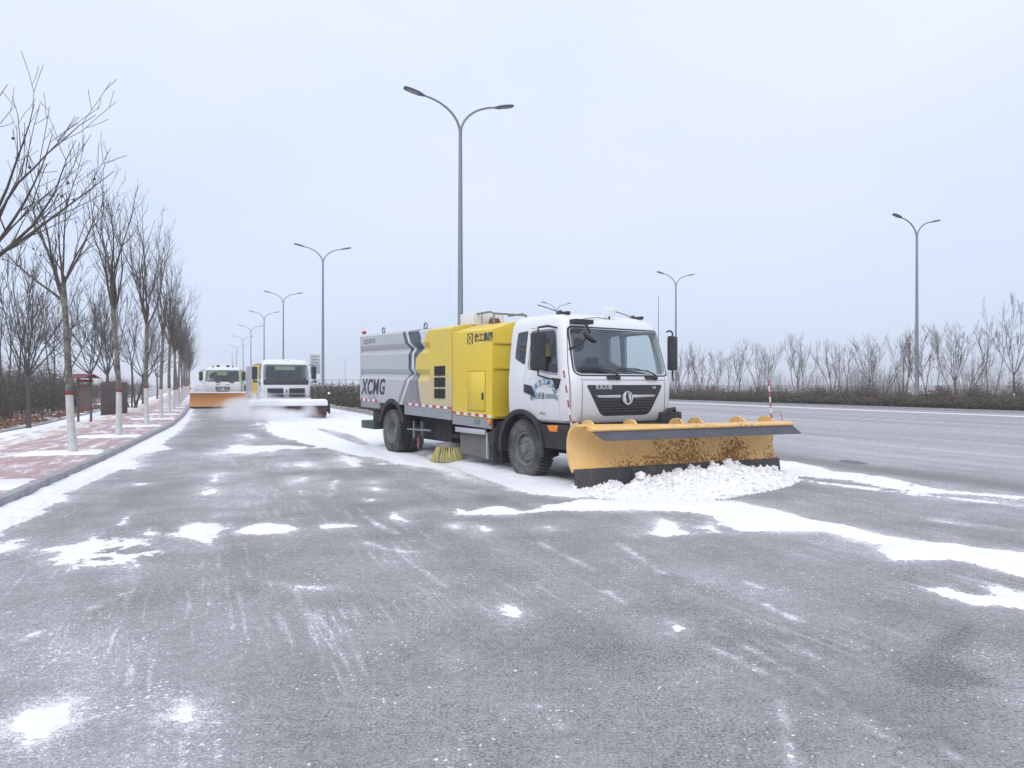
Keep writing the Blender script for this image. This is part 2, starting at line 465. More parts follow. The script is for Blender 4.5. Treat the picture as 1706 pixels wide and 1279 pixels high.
for pts, rag, dep, cov in SNOW:
    xs_, ys_ = [p[0] for p in pts], [p[1] for p in pts]
    mg = 1.6
    sel = np.where((xf > min(xs_) - mg) & (xf < max(xs_) + mg) & (yf > min(ys_) - mg) & (yf < max(ys_) + mg))[0]
    if not len(sel): continue
    x, y = xf[sel], yf[sel]
    d = seg_dist(x, y, pts, True)
    s = np.where(inside(x, y, pts), d, -d)
    e = s + rag * 2.2 * (nA[sel] - .5) + (rag * 1.1 + .02) * (nB[sel] - .5) + (rag * .7 + .045) * (nC[sel] - .5)
    if cov < 1:                                            # torn cover: bare spots inside
        big = (ys_ and max(ys_) - min(ys_) > 15)
        tear = (st[sel] if big else nA[sel] * .6 + nB[sel] * .4)
        e = np.minimum(e, (tear - (1 - cov) * (.72 if not big else 1.0) - .16) * (rag * 8))
    cv = np.tanh(e / (.09 + rag * 1.25))
    cover[sel] = np.maximum(cover[sel], cv)
    hgt = np.clip((cv - .3) / .7, 0, 1) * dep
    snow_h[sel] = np.maximum(snow_h[sel], hgt)
    halo[sel] = np.maximum(halo[sel], np.exp(np.minimum(s, 0) / (.05 + rag * 1.6)) * (.55 + .4 * cov))
frost = .54 + .62 * (fbm(xf * .55, yf * .55, 40, 4) - .5) + .35 * (nA - .5)
frost += .30 * (fbm(off * 2.4, along * .22, 77, 3) - .5)
far = np.clip((off - 13.2) / 2.0, 0, 1)
frost = frost * (1 - far) + far * (.68 + .6 * (st - .5) + .22 * (fbm(off * 5, along * .15, 31, 3) - .5))
wet = np.clip(1 - np.abs(off - 12.75 - .5 * (st - .5)) / .75, 0, 1) * (yf < 45)
frost = frost * (1 - .85 * wet)
frost += np.clip((yf - 30) / 30, 0, 1) * .18 * (off < 9)
for pl in STREAKS:
    xs_, ys_ = [p[0] for p in pl], [p[1] for p in pl]
    sel = np.where((xf > min(xs_) - .6) & (xf < max(xs_) + .6) & (yf > min(ys_) - .6) & (yf < max(ys_) + .6))[0]
    if not len(sel): continue
    d = seg_dist(xf[sel], yf[sel], pl, False)
    wdt = .02 + .004 * np.mean(ys_)
    frost[sel] += .45 * np.exp(-(d / wdt) ** 2) * np.clip(2.6 * (nA[sel] * .5 + nB[sel] * .5) - .75, 0, 1.2)
sk = fbm(off * 26, along * 1.6, 91, 3)
frost += np.clip((sk - .64) * 3.0, 0, .3) * (1 - far) * np.clip(3 * fbm(xf * .9, yf * .9, 93, 2) - 1.2, 0, 1)
frost += .48 * halo * (.25 + nA * .6 + nC * .6)
for pts in (Z4([(1285, 700), (1330, 640), (1400, 560), (1500, 515), (1500, 570), (1430, 615), (1520, 670), (1610, 725), (1400, 735)]),):
    d = seg_dist(xf, yf, pts, True); s = np.where(inside(xf, yf, pts), d, -d)
    frost -= .45 / (1 + np.exp(-s / .035))
frost = np.clip(frost, 0, 1.6)

nr, nc = YY.shape
idx = np.arange(nr * nc).reshape(nr, nc)
quads = np.stack([idx[:-1, :-1], idx[:-1, 1:], idx[1:, 1:], idx[1:, :-1]], -1).reshape(-1, 4)
def np_mesh(name, co, q, attrs=None, smooth=True):
    me = bpy.data.meshes.new(name)
    me.vertices.add(len(co)); me.vertices.foreach_set('co', co.astype(np.float32).ravel())
    k = q.shape[1]
    me.loops.add(q.size); me.loops.foreach_set('vertex_index', q.astype(np.int32).ravel())
    me.polygons.add(len(q)); me.polygons.foreach_set('loop_start', np.arange(0, q.size, k, dtype=np.int32))
    me.update(calc_edges=True)
    for nm, arr in (attrs or {}).items():
        a = me.attributes.new(nm, 'FLOAT', 'POINT'); a.data.foreach_set('value', arr.astype(np.float32))
    if smooth: me.shade_smooth()
    me.validate()
    return me

# ---- materials of the ground
M_road, nt, p = new_mat('frosted_asphalt')
geo = N(nt, 'ShaderNodeNewGeometry')
at = N(nt, 'ShaderNodeAttribute', attribute_name='frost')
pos = geo.outputs['Position']
g1 = noise(nt, pos, 62, 3, .75); g2 = noise(nt, pos, 150, 2, .7); g3 = noise(nt, pos, .9, 5, .6); g4 = noise(nt, pos, 16, 4, .65)
agg = mixc(nt, ramp(nt, g1, [(.36, 0), (.64, 1)]), (.03, .03, .03), (.25, .247, .24))
agg = mixc(nt, ramp(nt, g3, [(.35, 0), (.65, 1)]), agg, (.14, .137, .135))
fz = math_(nt, 'ADD', math_(nt, 'MULTIPLY', at.outputs['Fac'], .95), math_(nt, 'MULTIPLY', math_(nt, 'SUBTRACT', g1, .5), 1.5))
fz = math_(nt, 'ADD', fz, math_(nt, 'MULTIPLY', math_(nt, 'SUBTRACT', g2, .5), 1.3))
fz = math_(nt, 'ADD', fz, math_(nt, 'MULTIPLY', math_(nt, 'SUBTRACT', g4, .5), .85))
f1 = ramp(nt, fz, [(.05, 0), (1.0, 1)])
c = mixc(nt, math_(nt, 'MULTIPLY', f1, .70), agg, (.555, .56, .59))
f2 = ramp(nt, fz, [(.93, 0), (1.0, .8)])
c = mixc(nt, f2, c, (.80, .81, .83))
g5 = noise(nt, pos, 33, 2, .6); g6 = noise(nt, pos, 2.3, 3, .6)     # single blown grains and clots of snow
sp_ = math_(nt, 'ADD', math_(nt, 'ADD', g5, math_(nt, 'MULTIPLY', at.outputs['Fac'], .10)), math_(nt, 'MULTIPLY', math_(nt, 'SUBTRACT', g6, .5), .35))
c = mixc(nt, ramp(nt, sp_, [(.725, 0), (.775, .95)]), c, (.84, .85, .87))
L(nt, c, p.inputs['Base Color'])
L(nt, ramp(nt, at.outputs['Fac'], [(.0, .42), (.45, .75)]), p.inputs['Roughness'])
p.inputs['Specular IOR Level'].default_value = .35
bump(nt, p, g1, .5, .006)

M_snow, nt, p = new_mat('snow')
geo = N(nt, 'ShaderNodeNewGeometry'); pos = geo.outputs['Position']
a1 = noise(nt, pos, 9, 5, .6); a2 = noise(nt, pos, 85, 3, .6)
L(nt, mixc(nt, ramp(nt, a1, [(.3, 0), (.75, 1)]), (.76, .78, .82), (.85, .865, .895)), p.inputs['Base Color'])
p.inputs['Roughness'].default_value = .85
p.inputs['Specular IOR Level'].default_value = .2
hh = math_(nt, 'ADD', math_(nt, 'MULTIPLY', a1, 1.0), math_(nt, 'MULTIPLY', a2, .25))
bump(nt, p, hh, .35, .02)
# thin edges break up into grains and let the road show
at_ = N(nt, 'ShaderNodeAttribute', attribute_name='thick')
gz = math_(nt, 'MULTIPLY', at_.outputs['Fac'], 1.7)
gz = math_(nt, 'ADD', gz, math_(nt, 'MULTIPLY', math_(nt, 'SUBTRACT', noise(nt, pos, 62, 3, .7), .5), 1.5))
gz = math_(nt, 'ADD', gz, math_(nt, 'MULTIPLY', math_(nt, 'SUBTRACT', noise(nt, pos, 15, 4, .6), .5), 1.4))
cov_ = ramp(nt, gz, [(.10, 0), (.26, 1)])
M_snow_deep = M_snow.copy(); M_snow_deep.name = 'snow_deep'
tr_ = N(nt, 'ShaderNodeBsdfTransparent'); mx_ = N(nt, 'ShaderNodeMixShader')
L(nt, cov_, mx_.inputs[0]); L(nt, tr_.outputs[0], mx_.inputs[1]); L(nt, p.outputs[0], mx_.inputs[2])
L(nt, mx_.outputs[0], [n_ for n_ in nt.nodes if n_.type == 'OUTPUT_MATERIAL'][0].inputs['Surface'])

M_pile, nt, p = new_mat('churned_snow')
geo = N(nt, 'ShaderNodeNewGeometry'); pos = geo.outputs['Position']
a1 = noise(nt, pos, 14, 6, .65); a2 = noise(nt, pos, 3, 5, .6)
cc = mixc(nt, ramp(nt, a1, [(.35, 0), (.7, 1)]), (.78, .785, .80), (.92, .925, .93))
cc = mixc(nt, ramp(nt, a2, [(.58, 0), (.8, .35)]), cc, (.6, .59, .57))
L(nt, cc, p.inputs['Base Color']); p.inputs['Roughness'].default_value = .9
bump(nt, p, a1, .6, .03)

road = obj('road', np_mesh('road', np.stack([xf, yf, np.zeros_like(xf)], -1), quads, {'frost': frost}), M_road)
struct(road)

lump = .022 * (fbm(xf * 6, yf * 6, 5, 3) - .5) + .05 * np.clip(fbm(xf * 2.2, yf * 2.2, 15, 3) - .5, 0, 1)
zs = snow_h + np.where(snow_h > .008, np.maximum(lump, -.006) * np.clip(snow_h / .04, 0, 1), 0)
keep = (cover[quads] > -.3).any(1)
q = quads[keep]
used = np.unique(q); remap = np.full(nr * nc, -1); remap[used] = np.arange(len(used))
zs = np.maximum(zs, 0) + .002
snow = obj('snow', np_mesh('snow', np.stack([xf[used], yf[used], zs[used]], -1), remap[q], {'thick': cover[used]}), M_snow)
stuff(snow, 'thin white snow lying in drifts and patches on the grey carriageway', 'snow')

# ---- terrain far around
M_field, nt, p = new_mat('winter_field')
geo = N(nt, 'ShaderNodeNewGeometry'); pos = geo.outputs['Position']
a1 = noise(nt, pos, .25, 6, .6); a2 = noise(nt, pos, 4, 6, .65)
cc = mixc(nt, ramp(nt, a2, [(.35, 0), (.65, 1)]), (.07, .06, .045), (.16, .135, .10))
cc = mixc(nt, ramp(nt, a1, [(.48, 0), (.62, .75)]), cc, (.7, .72, .77))
L(nt, cc, p.inputs['Base Color']); p.inputs['Roughness'].default_value = .95
bump(nt, p, a2, .6, .05)
g = MB(); S = 2600
g.add([(-S, -400, -.06), (S, -400, -.06), (S, 2600, -.06), (-S, 2600, -.06)], [(0, 1, 2, 3)])
struct(obj('ground', g, M_field))

# ---- strips that follow the left kerb
def left_strip(w0, w1, z0, z1, ys, n=2, noise_amp=0.0):
    """ribbon between w0 and w1 metres left of the road edge; uv = (metres from kerb, metres along)"""
    vs, fs, uv = [], [], []
    for j, y in enumerate(ys):
        x0 = float(kerb_x(y))
        m = (float(kerb_x(y + .5)) - float(kerb_x(y - .5)))
        k = math.hypot(1, m)
        for i in range(n):
            w = w0 + (w1 - w0) * i / (n - 1)
            z = z0 + (z1 - z0) * i / (n - 1)
            if noise_amp: z += noise_amp * float(fbm(np.array([w * 1.3]), np.array([y * 1.3]), 8, 3)[0] - .5)
            vs.append((x0 - w * k, y, z)); uv.append((w, y * k))
    for j in range(len(ys) - 1):
        for i in range(n - 1):
            a = j * n + i
            fs.append((a + 1, a, a + n, a + n + 1))
    me = bpy.data.meshes.new('strip'); me.from_pydata(vs, [], fs)
    u = me.uv_layers.new(name='uv')
    for lp in me.loops: u.data[lp.index].uv = uv[lp.vertex_index]
    return me
ys_l = [-60, -30, -10, 0, 4, 7] + list(np.arange(8, 60, 1.0)) + [62, 66, 70, 80, 100, 140, 200, 400, 800]

M_walk, nt, p = new_mat('red_pavers')
uvn = N(nt, 'ShaderNodeUVMap', uv_map='uv')
sep = N(nt, 'ShaderNodeSeparateXYZ'); L(nt, uvn.outputs[0], sep.inputs[0])
geo = N(nt, 'ShaderNodeNewGeometry'); pos = geo.outputs['Position']
br = N(nt, 'ShaderNodeTexBrick', i_Scale=1.0, i_Mortar_Size=.004, i_Brick_Width=.2, i_Row_Height=.1)
br.inputs['Color1'].default_value = (.38, .215, .215, 1); br.inputs['Color2'].default_value = (.33, .18, .185, 1); br.inputs['Mortar'].default_value = (.13, .09, .09, 1)
L(nt, uvn.outputs[0], br.inputs['Vector'])
w = sep.outputs[0]
tact = math_(nt, 'MULTIPLY', math_(nt, 'GREATER_THAN', w, 2.55), math_(nt, 'LESS_THAN', w, 3.0))
cc = mixc(nt, tact, br.outputs['Color'], (.50, .38, .26))
mp = N(nt, 'ShaderNodeMapping'); mp.inputs['Scale'].default_value = (2.2, .5, 1); L(nt, uvn.outputs[0], mp.inputs[0])
s1 = noise(nt, mp.outputs[0], 1.6, 6, .6); s2 = noise(nt, pos, 26, 4, .6)
edge = ramp(nt, math_(nt, 'DIVIDE', w, 5.0), [(.0, .08), (.05, 0), (.5, .02), (.7, .16), (.86, .5)])
k = math_(nt, 'ADD', math_(nt, 'ADD', s1, edge), math_(nt, 'MULTIPLY', math_(nt, 'SUBTRACT', s2, .5), .5))
sn = ramp(nt, k, [(.50, 0), (.70, 1)])
cc = mixc(nt, math_(nt, 'MULTIPLY', ramp(nt, s2, [(.3, .15), (.75, .8)]), .6), cc, (.62, .58, .59))
L(nt, mixc(nt, sn, cc, (.82, .84, .88)), p.inputs['Base Color'])
p.inputs['Roughness'].default_value = .8
bump(nt, p, br.outputs['Fac'], -.3, .004)
struct(obj('sidewalk', left_strip(.17, 4.3, .125, .14, ys_l, 6), M_walk))

M_kerb = paint('granite_kerb', (.30, .30, .31), .8, 0, .8, (.55, .56, .58), 6, .3, .4)
M_verge, nt, p = new_mat('snowy_verge')
geo = N(nt, 'ShaderNodeNewGeometry'); pos = geo.outputs['Position']
a1 = noise(nt, pos, .9, 6, .65); a2 = noise(nt, pos, 14, 5, .6)
cc = mixc(nt, ramp(nt, a2, [(.35, 0), (.65, 1)]), (.055, .045, .032), (.17, .125, .075))
L(nt, mixc(nt, ramp(nt, math_(nt, 'ADD', a1, math_(nt, 'MULTIPLY', a2, .3)), [(.60, 0), (.74, 1)]), cc, (.80, .82, .86)), p.inputs['Base Color'])
p.inputs['Roughness'].default_value = .95
bump(nt, p, a2, .6, .04)
struct(obj('verge_left', left_strip(4.46, 26, .12, .0, ys_l, 26, .12), M_verge))
struct(obj('verge_edging', left_strip(4.3, 4.46, .165, .165, ys_l, 2), M_kerb))

# kerb stones, one by one as far as their joints show
kerb_base = obj('kerb', left_strip(-.0, .17, -.05, .06, ys_l, 2), M_kerb); struct(kerb_base)
stone = bevelled(MB().box((0, 0, .0), (.95, .16, .2)).mesh('kerb_stone'), .015, 2)
stone.materials.append(M_kerb)
y = 5.0; first = True
while y < 62:
    y2 = y + 1.0 / math.hypot(1, .4)
    a = Vector((float(kerb_x(y)), y, 0)); b = Vector((float(kerb_x(y2)), y2, 0))
    d = (b - a).normalized(); nrm = Vector((-d.y, d.x, 0))
    c = (a + b) / 2 + nrm * .085
    o = obj('kerb_stone', stone, None, kerb_base, (c.x, c.y, .045 + random.Random(int(y * 10)).uniform(-.006, .006)), (0, 0, math.atan2(d.y, d.x)))
    y = y2
far_kerb = left_strip(.0, .17, .135, .135, [62, 80, 120, 200, 400, 800], 2)
obj('kerb_top', far_kerb, M_kerb, kerb_base)

# ---- far side: kerb, verge, painted lines, median
def road_strip(o0, o1, z, ya, yb, step=None, h=None):
    m = MB(); ys = [ya, yb] if not step else list(np.arange(ya, yb, step)) + [yb]
    for i in range(len(ys) - 1):
        A, B = ys[i], ys[i + 1]
        if h is None:
            m.add([(o0 - SL * A, A, z), (o1 - SL * A, A, z), (o1 - SL * B, B, z), (o0 - SL * B, B, z)], [(0, 1, 2, 3)])
        else:
            m.add([(o0 - SL * A, A, z - h), (o1 - SL * A, A, z - h), (o1 - SL * B, B, z - h), (o0 - SL * B, B, z - h), (o0 - SL * A, A, z), (o1 - SL * A, A, z), (o1 - SL * B, B, z), (o0 - SL * B, B, z)],
                  [(3, 2, 1, 0), (4, 5, 6, 7), (0, 1, 5, 4), (1, 2, 6, 5), (2, 3, 7, 6), (3, 0, 4, 7)])
    return m
struct(obj('kerb_far', road_strip(R_OFF, R_OFF + .35, .15, -30, 900, None, .2), M_kerb))
M_bed = paint('bark_mulch_bed', (.06, .05, .042), .95, 0, .8, (.15, .13, .11), 3, .2, .5)
struct(obj('verge_far', road_strip(R_OFF + .35, R_OFF + 60, .12, -30, 900), M_bed))
M_edge_strip = paint('edge_strip_white', (.74, .75, .78), .7, 0, .35, (.45, .45, .48), 5)
M_line_worn = paint('worn_line_paint', (.60, .61, .65), .7, 0, 1.0, (.36, .36, .39), 4)
struct(obj('white_edge_strip', road_strip(R_OFF - 4.3, R_OFF - 3.0, .004, -20, 500), M_edge_strip))  # flat white strip standing in for wide snow along the far roadside
for o_, w_, (ya, yb) in ((18.45, .13, (20.3, 26.5)), (18.45, .13, (12.0, 15)), (18.45, .13, (34, 40)), (18.45, .13, (48, 54)), (24.2, .1, (18, 25.2)), (24.2, .1, (33, 39)), (24.2, .1, (47, 53)), (30.2, .1, (24, 30)), (30.2, .1, (38, 44))):
    struct(obj('lane_line', road_strip(o_, o_ + w_, .004, ya, yb), M_line_worn))
M_soil = MATS['winter_field']
struct(obj('median', road_strip(8.55, 10.9, .15, 27.0, 420, None, .2), M_kerb))
struct(obj('median_soil', road_strip(8.75, 10.7, .17, 27.3, 419), M_verge))

# wet dark patch at the old joint in the carriageway
M_wet = paint('wet_tar', (.03, .03, .033), .35, 0, .3)
wp = PX([(1396, 768), (1410, 766), (1432, 769), (1447, 773), (1440, 774), (1420, 773), (1402, 770)])
struct(obj('tar_patch', MB().add([(x, y, .004) for x, y in wp], [tuple(range(len(wp)))]), M_wet))

# ---- hills on the horizon
M_hill = paint('distant_hill', (.10, .115, .12), .95, 0, .3)
hm = MB(); hv, hf = [], []
n = 90
for i in range(n):
    x = -900 + i * 14.0
    hgt = -2 + 44 * float(fbm(np.array([x * .006]), np.array([0.]), 4, 4)[0]) * math.exp(-((x + 435) / 55) ** 2)
    for j, (dy, kz) in enumerate(((0, 0), (60, .55), (140, 1.0), (260, .6), (400, 0))):
        hv.append((x, 1150 + dy, -.5 + hgt * kz))
for i in range(n - 1):
    for j in range(4):
        a = i * 5 + j; hf.append((a, a + 5, a + 6, a + 1))
hm.add(hv, hf); me = hm.mesh('hills'); me.shade_smooth()
struct(obj('hills', me, M_hill))
# ------------------------------------------------------------------ bare trees
M_bark, nt, p = new_mat('plane_bark')
tc = N(nt, 'ShaderNodeTexCoord'); ob = tc.outputs['Object']
sep = N(nt, 'ShaderNodeSeparateXYZ'); L(nt, ob, sep.inputs[0])
b1 = noise(nt, ob, 7, 6, .65); b2 = noise(nt, ob, 40, 4, .6)
cc = mixc(nt, ramp(nt, b1, [(.38, 0), (.5, .5), (.62, 1)]), (.07, .06, .05), (.24, .235, .20))
cc = mixc(nt, ramp(nt, b2, [(.4, 0), (.8, .6)]), cc, (.10, .085, .07))
zz = math_(nt, 'ADD', sep.outputs[2], math_(nt, 'MULTIPLY', math_(nt, 'SUBTRACT', b2, .5), .05))
wash = ramp(nt, zz, [(.0, 1), (1.0, 1)])
lim = math_(nt, 'LESS_THAN', zz, 1.22)
wc = mixc(nt, ramp(nt, b1, [(.35, 0), (.75, .6)]), (.58, .58, .57), (.36, .34, .30))
cc = mixc(nt, lim, cc, wc)
band_ = math_(nt, 'MULTIPLY', math_(nt, 'GREATER_THAN', zz, 1.2), math_(nt, 'LESS_THAN', zz, 1.29))
cc = mixc(nt, band_, cc, (.22, .045, .04))
L(nt, cc, p.inputs['Base Color']); p.inputs['Roughness'].default_value = .9
bump(nt, p, b2, .5, .01)
M_twig = paint('dark_twig', (.095, .08, .071), .9, 0, .6, (.13, .105, .085), 3)
M_twig_red = paint('reddish_twig', (.15, .115, .105), .9, 0, .5, (.2, .16, .145), 3)
M_stem, nt, p = new_mat('whitewashed_stem')
tc = N(nt, 'ShaderNodeTexCoord'); ob = tc.outputs['Object']
sep = N(nt, 'ShaderNodeSeparateXYZ'); L(nt, ob, sep.inputs[0])
b1 = noise(nt, ob, 12, 5, .6)
cc = mixc(nt, ramp(nt, b1, [(.35, 0), (.7, 1)]), (.06, .052, .05), (.13, .115, .105))
L(nt, mixc(nt, math_(nt, 'LESS_THAN', sep.outputs[2], .95), cc, (.60, .60, .60)), p.inputs['Base Color'])
p.inputs['Roughness'].default_value = .9

def grow(mb, rng, start, d, length, r0, depth, maxd, trop, spread, dens, lens, r_min=.003, tips=None, wob=.10):
    """one limb and, recursively, its shoots"""
    nseg = max(3, int(length / (.30 if depth < 2 else .2)))
    nseg = min(nseg, 13)
    pts, rad = [start.copy()], [r0]
    p, d = start.copy(), d.normalized()
    r1 = max(r_min, r0 * (.13 if depth == 0 else .3))
    dirs = [d.copy()]
    for i in range(nseg):
        t = (i + 1) / nseg
        d = (d + Vector((rng.gauss(0, wob), rng.gauss(0, wob), rng.gauss(0, wob * .5) + trop)))
        d.normalize()
        p = p + d * (length / nseg)
        pts.append(p.copy()); rad.append(r0 + (r1 - r0) * t ** .8); dirs.append(d.copy())
    mb.tube(pts, rad, (7, 5, 4, 3, 3)[min(depth, 4)], cap=False)
    if tips is not None and depth >= 1: tips.append(pts[-1])
    if depth >= maxd: return
    n = max(1, int(length * dens[depth] * rng.uniform(.8, 1.2)))
    for k in range(n):
        t = rng.uniform(.14 if depth == 0 else .2, .97)
        i = min(int(t * nseg), nseg - 1); f = t * nseg - i
        q = pts[i].lerp(pts[i + 1], f)
        dd = dirs[i]
        side = dd.orthogonal().normalized()
        side = Matrix.Rotation(rng.uniform(0, 2 * math.pi), 3, dd) @ side
        a = rng.uniform(*spread)
        nd = dd * math.cos(a) + side * math.sin(a)
        ln = lens[depth] * rng.uniform(.45, 1.25) * (1.05 - .45 * t)
        grow(mb, rng, q, nd, ln, max(r_min, rad[i] * rng.uniform(.38, .6)), depth + 1, maxd, trop * (1.7 if depth == 0 else .8), spread, dens, lens, r_min, tips, wob * 1.15)

def plane_tree(seed, fork=3.4, lean=(0, 0), limbs=7, rad=.115, limb_len=(3.6, 5.2), sweep=()):
    rng = random.Random(seed)
    tr = MB(); br = MB(); tips = []
    pts, rr = [], []
    for i in range(15):
        t = i / 14
        pts.append(Vector((lean[0] * t + .025 * math.sin(5 * t + seed), lean[1] * t + .02 * math.cos(4 * t + seed * 2), fork * t - (.05 if i == 0 else 0))))
        rr.append(rad * (1.12 - .42 * t + (.2 if i == 0 else .06 if i == 1 else 0) + (.14 if i >= 13 else 0)))
    tr.tube(pts, rr, 14)
    topp = pts[-1]
    for k in range(limbs):
        az = 2 * math.pi * (k + rng.uniform(-.25, .25)) / limbs
        el = rng.uniform(10, 30) if k % 3 else rng.uniform(2, 10)
        if k < len(sweep): az, el = R(sweep[k][0]), sweep[k][1]
        d = Vector((math.cos(az) * math.sin(R(el)), math.sin(az) * math.sin(R(el)), math.cos(R(el))))
        ln = rng.uniform(*limb_len)
        if k < len(sweep): ln = sweep[k][2]
        z0 = topp - Vector((0, 0, rng.uniform(0, .35)))
        grow(br, rng, z0, d, ln, rad * rng.uniform(.34, .5), 0, 2, .075, (R(18), R(44)), (3.0, 3.2), (1.25, .5), .0036, tips, .10)
    balls = MB()
    for k in range(7):
        q = rng.choice(tips)
        balls.tube([q, q - Vector((0, 0, .12))], .003, 3)
        balls.lathe([(.001, -.022), (.018, -.014), (.022, 0), (.018, .014), (.001, .022)], 'z', (q.x, q.y, q.z - .14), 7)
    m1 = tr.mesh('trunk', 60); m2 = br.mesh('crown', 180, recalc=False); m3 = balls.mesh('seed_ball', 60)
    m1.materials.append(M_bark); m2.materials.append(M_twig); m3.materials.append(M_twig)
    return m1, m2, m3
variants = [plane_tree(11, 3.3, (-.05, .1), 8, .075, (2.0, 2.6), ((4, 62, 2.3), (-12, 48, 2.3), (20, 36, 2.5), (30, 22, 2.7))), plane_tree(23, 3.5, (-.32, .05), 8, .074, (2.0, 2.9), ((0, 38, 1.7), (170, 54, 2.2))), plane_tree(37, 3.45, (-.12, -.05), 8, .074, (2.8, 4.0)), plane_tree(41, 3.3, (-.05, .05), 9, .072, (2.9, 4.1)), plane_tree(59, 3.4, (.05, .08), 9, .07, (2.9, 4.1)), plane_tree(67, 3.3, (-.1, -.06), 9, .072, (2.8, 4.0))]
tree_y = [10.15, 15.1, 19.9, 24.8, 29.8, 34.3]
while len(tree_y) < 23: tree_y.append(tree_y[-1] + 4.75)
rngT = random.Random(5)
for i, ty in enumerate(tree_y):
    v = variants[i] if i < 6 else variants[rngT.choice([0, 2, 3, 4, 5])]
    x = float(kerb_x(ty)) - .75
    root = empty('plane_tree', (x, ty, .12), 0 if i < 3 else rngT.uniform(0, 6.28))
    s = 1.0 if i < 3 else rngT.uniform(.92, 1.1)
    root.scale = (s, s, s * rngT.uniform(.97, 1.06))
    lab = ('bare plane tree cut by the left edge of the picture, only its branches in view' if i == 0 else
           'bare whitewashed plane tree beside the kerb, ' + ('nearest whose whole trunk shows' if i == 1 else '%s trunk from the left along the sidewalk' % ordinal(i - 1)))
    tag(root, lab, 'tree', 'plane trees along the left sidewalk')
    obj('trunk', v[0], None, root); obj('crown', v[1], None, root)
    if i < 8: obj('seed_balls', v[2], None, root)['kind'] = 'stuff'
# last brown leaf hanging at the very edge of the picture
lf = MB()
for k in range(5):
    a = R(k * 72)
    lf.add([(0, 0, 0), (.06 * math.cos(a - .4), .02, .06 * math.sin(a - .4)), (.10 * math.cos(a), .03, .10 * math.sin(a)), (.06 * math.cos(a + .4), .01, .06 * math.sin(a + .4))], [(0, 1, 2, 3)])
M_leaf = paint('dry_leaf', (.22, .05, .025), .8)

# ---- trees across the road and behind the sidewalk
def clump_tree(seed, stems=4, h=5.2, single=False, fan=26, mat=None, rad=.045, dens=(3.6, 3.8), lens=(1.45, .6), r_min=.0055):
    rng = random.Random(seed)
    st_, br = MB(), MB()
    if single:
        fk = h * .33
        st_.tube([(0, 0, -.1), (.02, .01, fk * .5), (.0, .03, fk)], [rad * 1.3, rad * 1.1, rad], 8)
        base = [(Vector((0, .03, fk)), rng.uniform(4, fan), h * .66) for k in range(stems)]
    else:
        base = [(Vector((rng.uniform(-.12, .12), rng.uniform(-.12, .12), -.08)), rng.uniform(5, fan), h) for k in range(stems)]
    for k, (b, el, ln) in enumerate(base):
        az = 2 * math.pi * (k + rng.uniform(-.3, .3)) / stems
        d = Vector((math.cos(az) * math.sin(R(el)), math.sin(az) * math.sin(R(el)), math.cos(R(el))))
        if not single:
            l0 = ln * .3
            st_.tube([b, b + d * l0 * .5, b + d * l0 * 1.02], [rad, rad * .9, rad * .8], 6)
            grow(br, rng, b + d * l0, d, ln * .72, rad * .75, 0, 2, .075, (R(12), R(34)), dens, lens, r_min, None, .07)
        else:
            grow(br, rng, b, d, ln, rad * .5, 0, 2, .085, (R(12), R(36)), dens, lens, r_min, None, .07)
    a, c = st_.mesh('stem', 60), br.mesh('crown', 180, recalc=False)
    a.materials.append(M_stem if single else M_twig_red); c.materials.append(mat or M_twig_red)
    return a, c
CL = [clump_tree(101, 4), clump_tree(102, 5, 5.6, fan=22), clump_tree(103, 3, 5.0, fan=20), clump_tree(104, 4, 5.4, fan=30)]
SG = [clump_tree(111, 7, 5.6, True, 40), clump_tree(112, 6, 6.0, True, 34)]
# photographed x of each tree on the far verge, metres behind the kerb, kind, scale
far_trees = [(1690, 3.4, SG[1], 1.12), (1648, 2.6, CL[2], 1.08), (1596, 3.0, CL[0], 1.1), (1592, 5.5, SG[0], 1.15), (1545, 2.8, CL[3], .98), (1527, 5.2, SG[1], 1.0), (1506, 3.0, CL[1], .98),
             (1462, 3.4, CL[0], 1.05), (1450, 5.5, SG[0], 1.05), (1412, 3.0, CL[2], .95), (1388, 3.2, CL[1], 1.02), (1334, 3.0, CL[3], 1.0), (1330, 5.6, SG[1], 1.0), (1281, 5.4, SG[0], .95), (1266, 3.0, CL[1], .95),
             (1232, 5.2, SG[1], .98), (1214, 3.0, CL[2], .92), (1195, 5.3, SG[0], 1.0), (1166, 3.2, CL[0], .95), (1157, 5.5, SG[1], .95), (1142, 3.0, CL[3], .95), (1128, 4.5, CL[1], 1.0)]
def on_line(px, offset):
    r = (px - CX) / F_PX                      # X = r*Y and X = offset - SL*Y
    y = offset / (r + SL)
    return r * y, y
rngF = random.Random(8)
cnt = {'c': 0, 's': 0}
for px, back, v, s in far_trees:
    x, y = on_line(px, R_OFF + back)
    single = v in SG
    root = empty('ornamental_tree' if single else 'multi_stem_tree', (x, y, .1), rngF.uniform(0, 6.28))
    root.scale = (s * .92, s * .92, s * rngF.uniform(.76, .9))
    key = 's' if single else 'c'
    nm = 'bare single-trunk tree with white base on far verge, %s of its kind from right' if single else 'bare multi-stem tree fanning from the far verge, %s of its kind from right'
    tag(root, nm % ordinal(cnt[key]), 'tree', 'bare trees on the far verge'); cnt[key] += 1
    obj('stem', v[0], None, root); obj('crown', v[1], None, root)

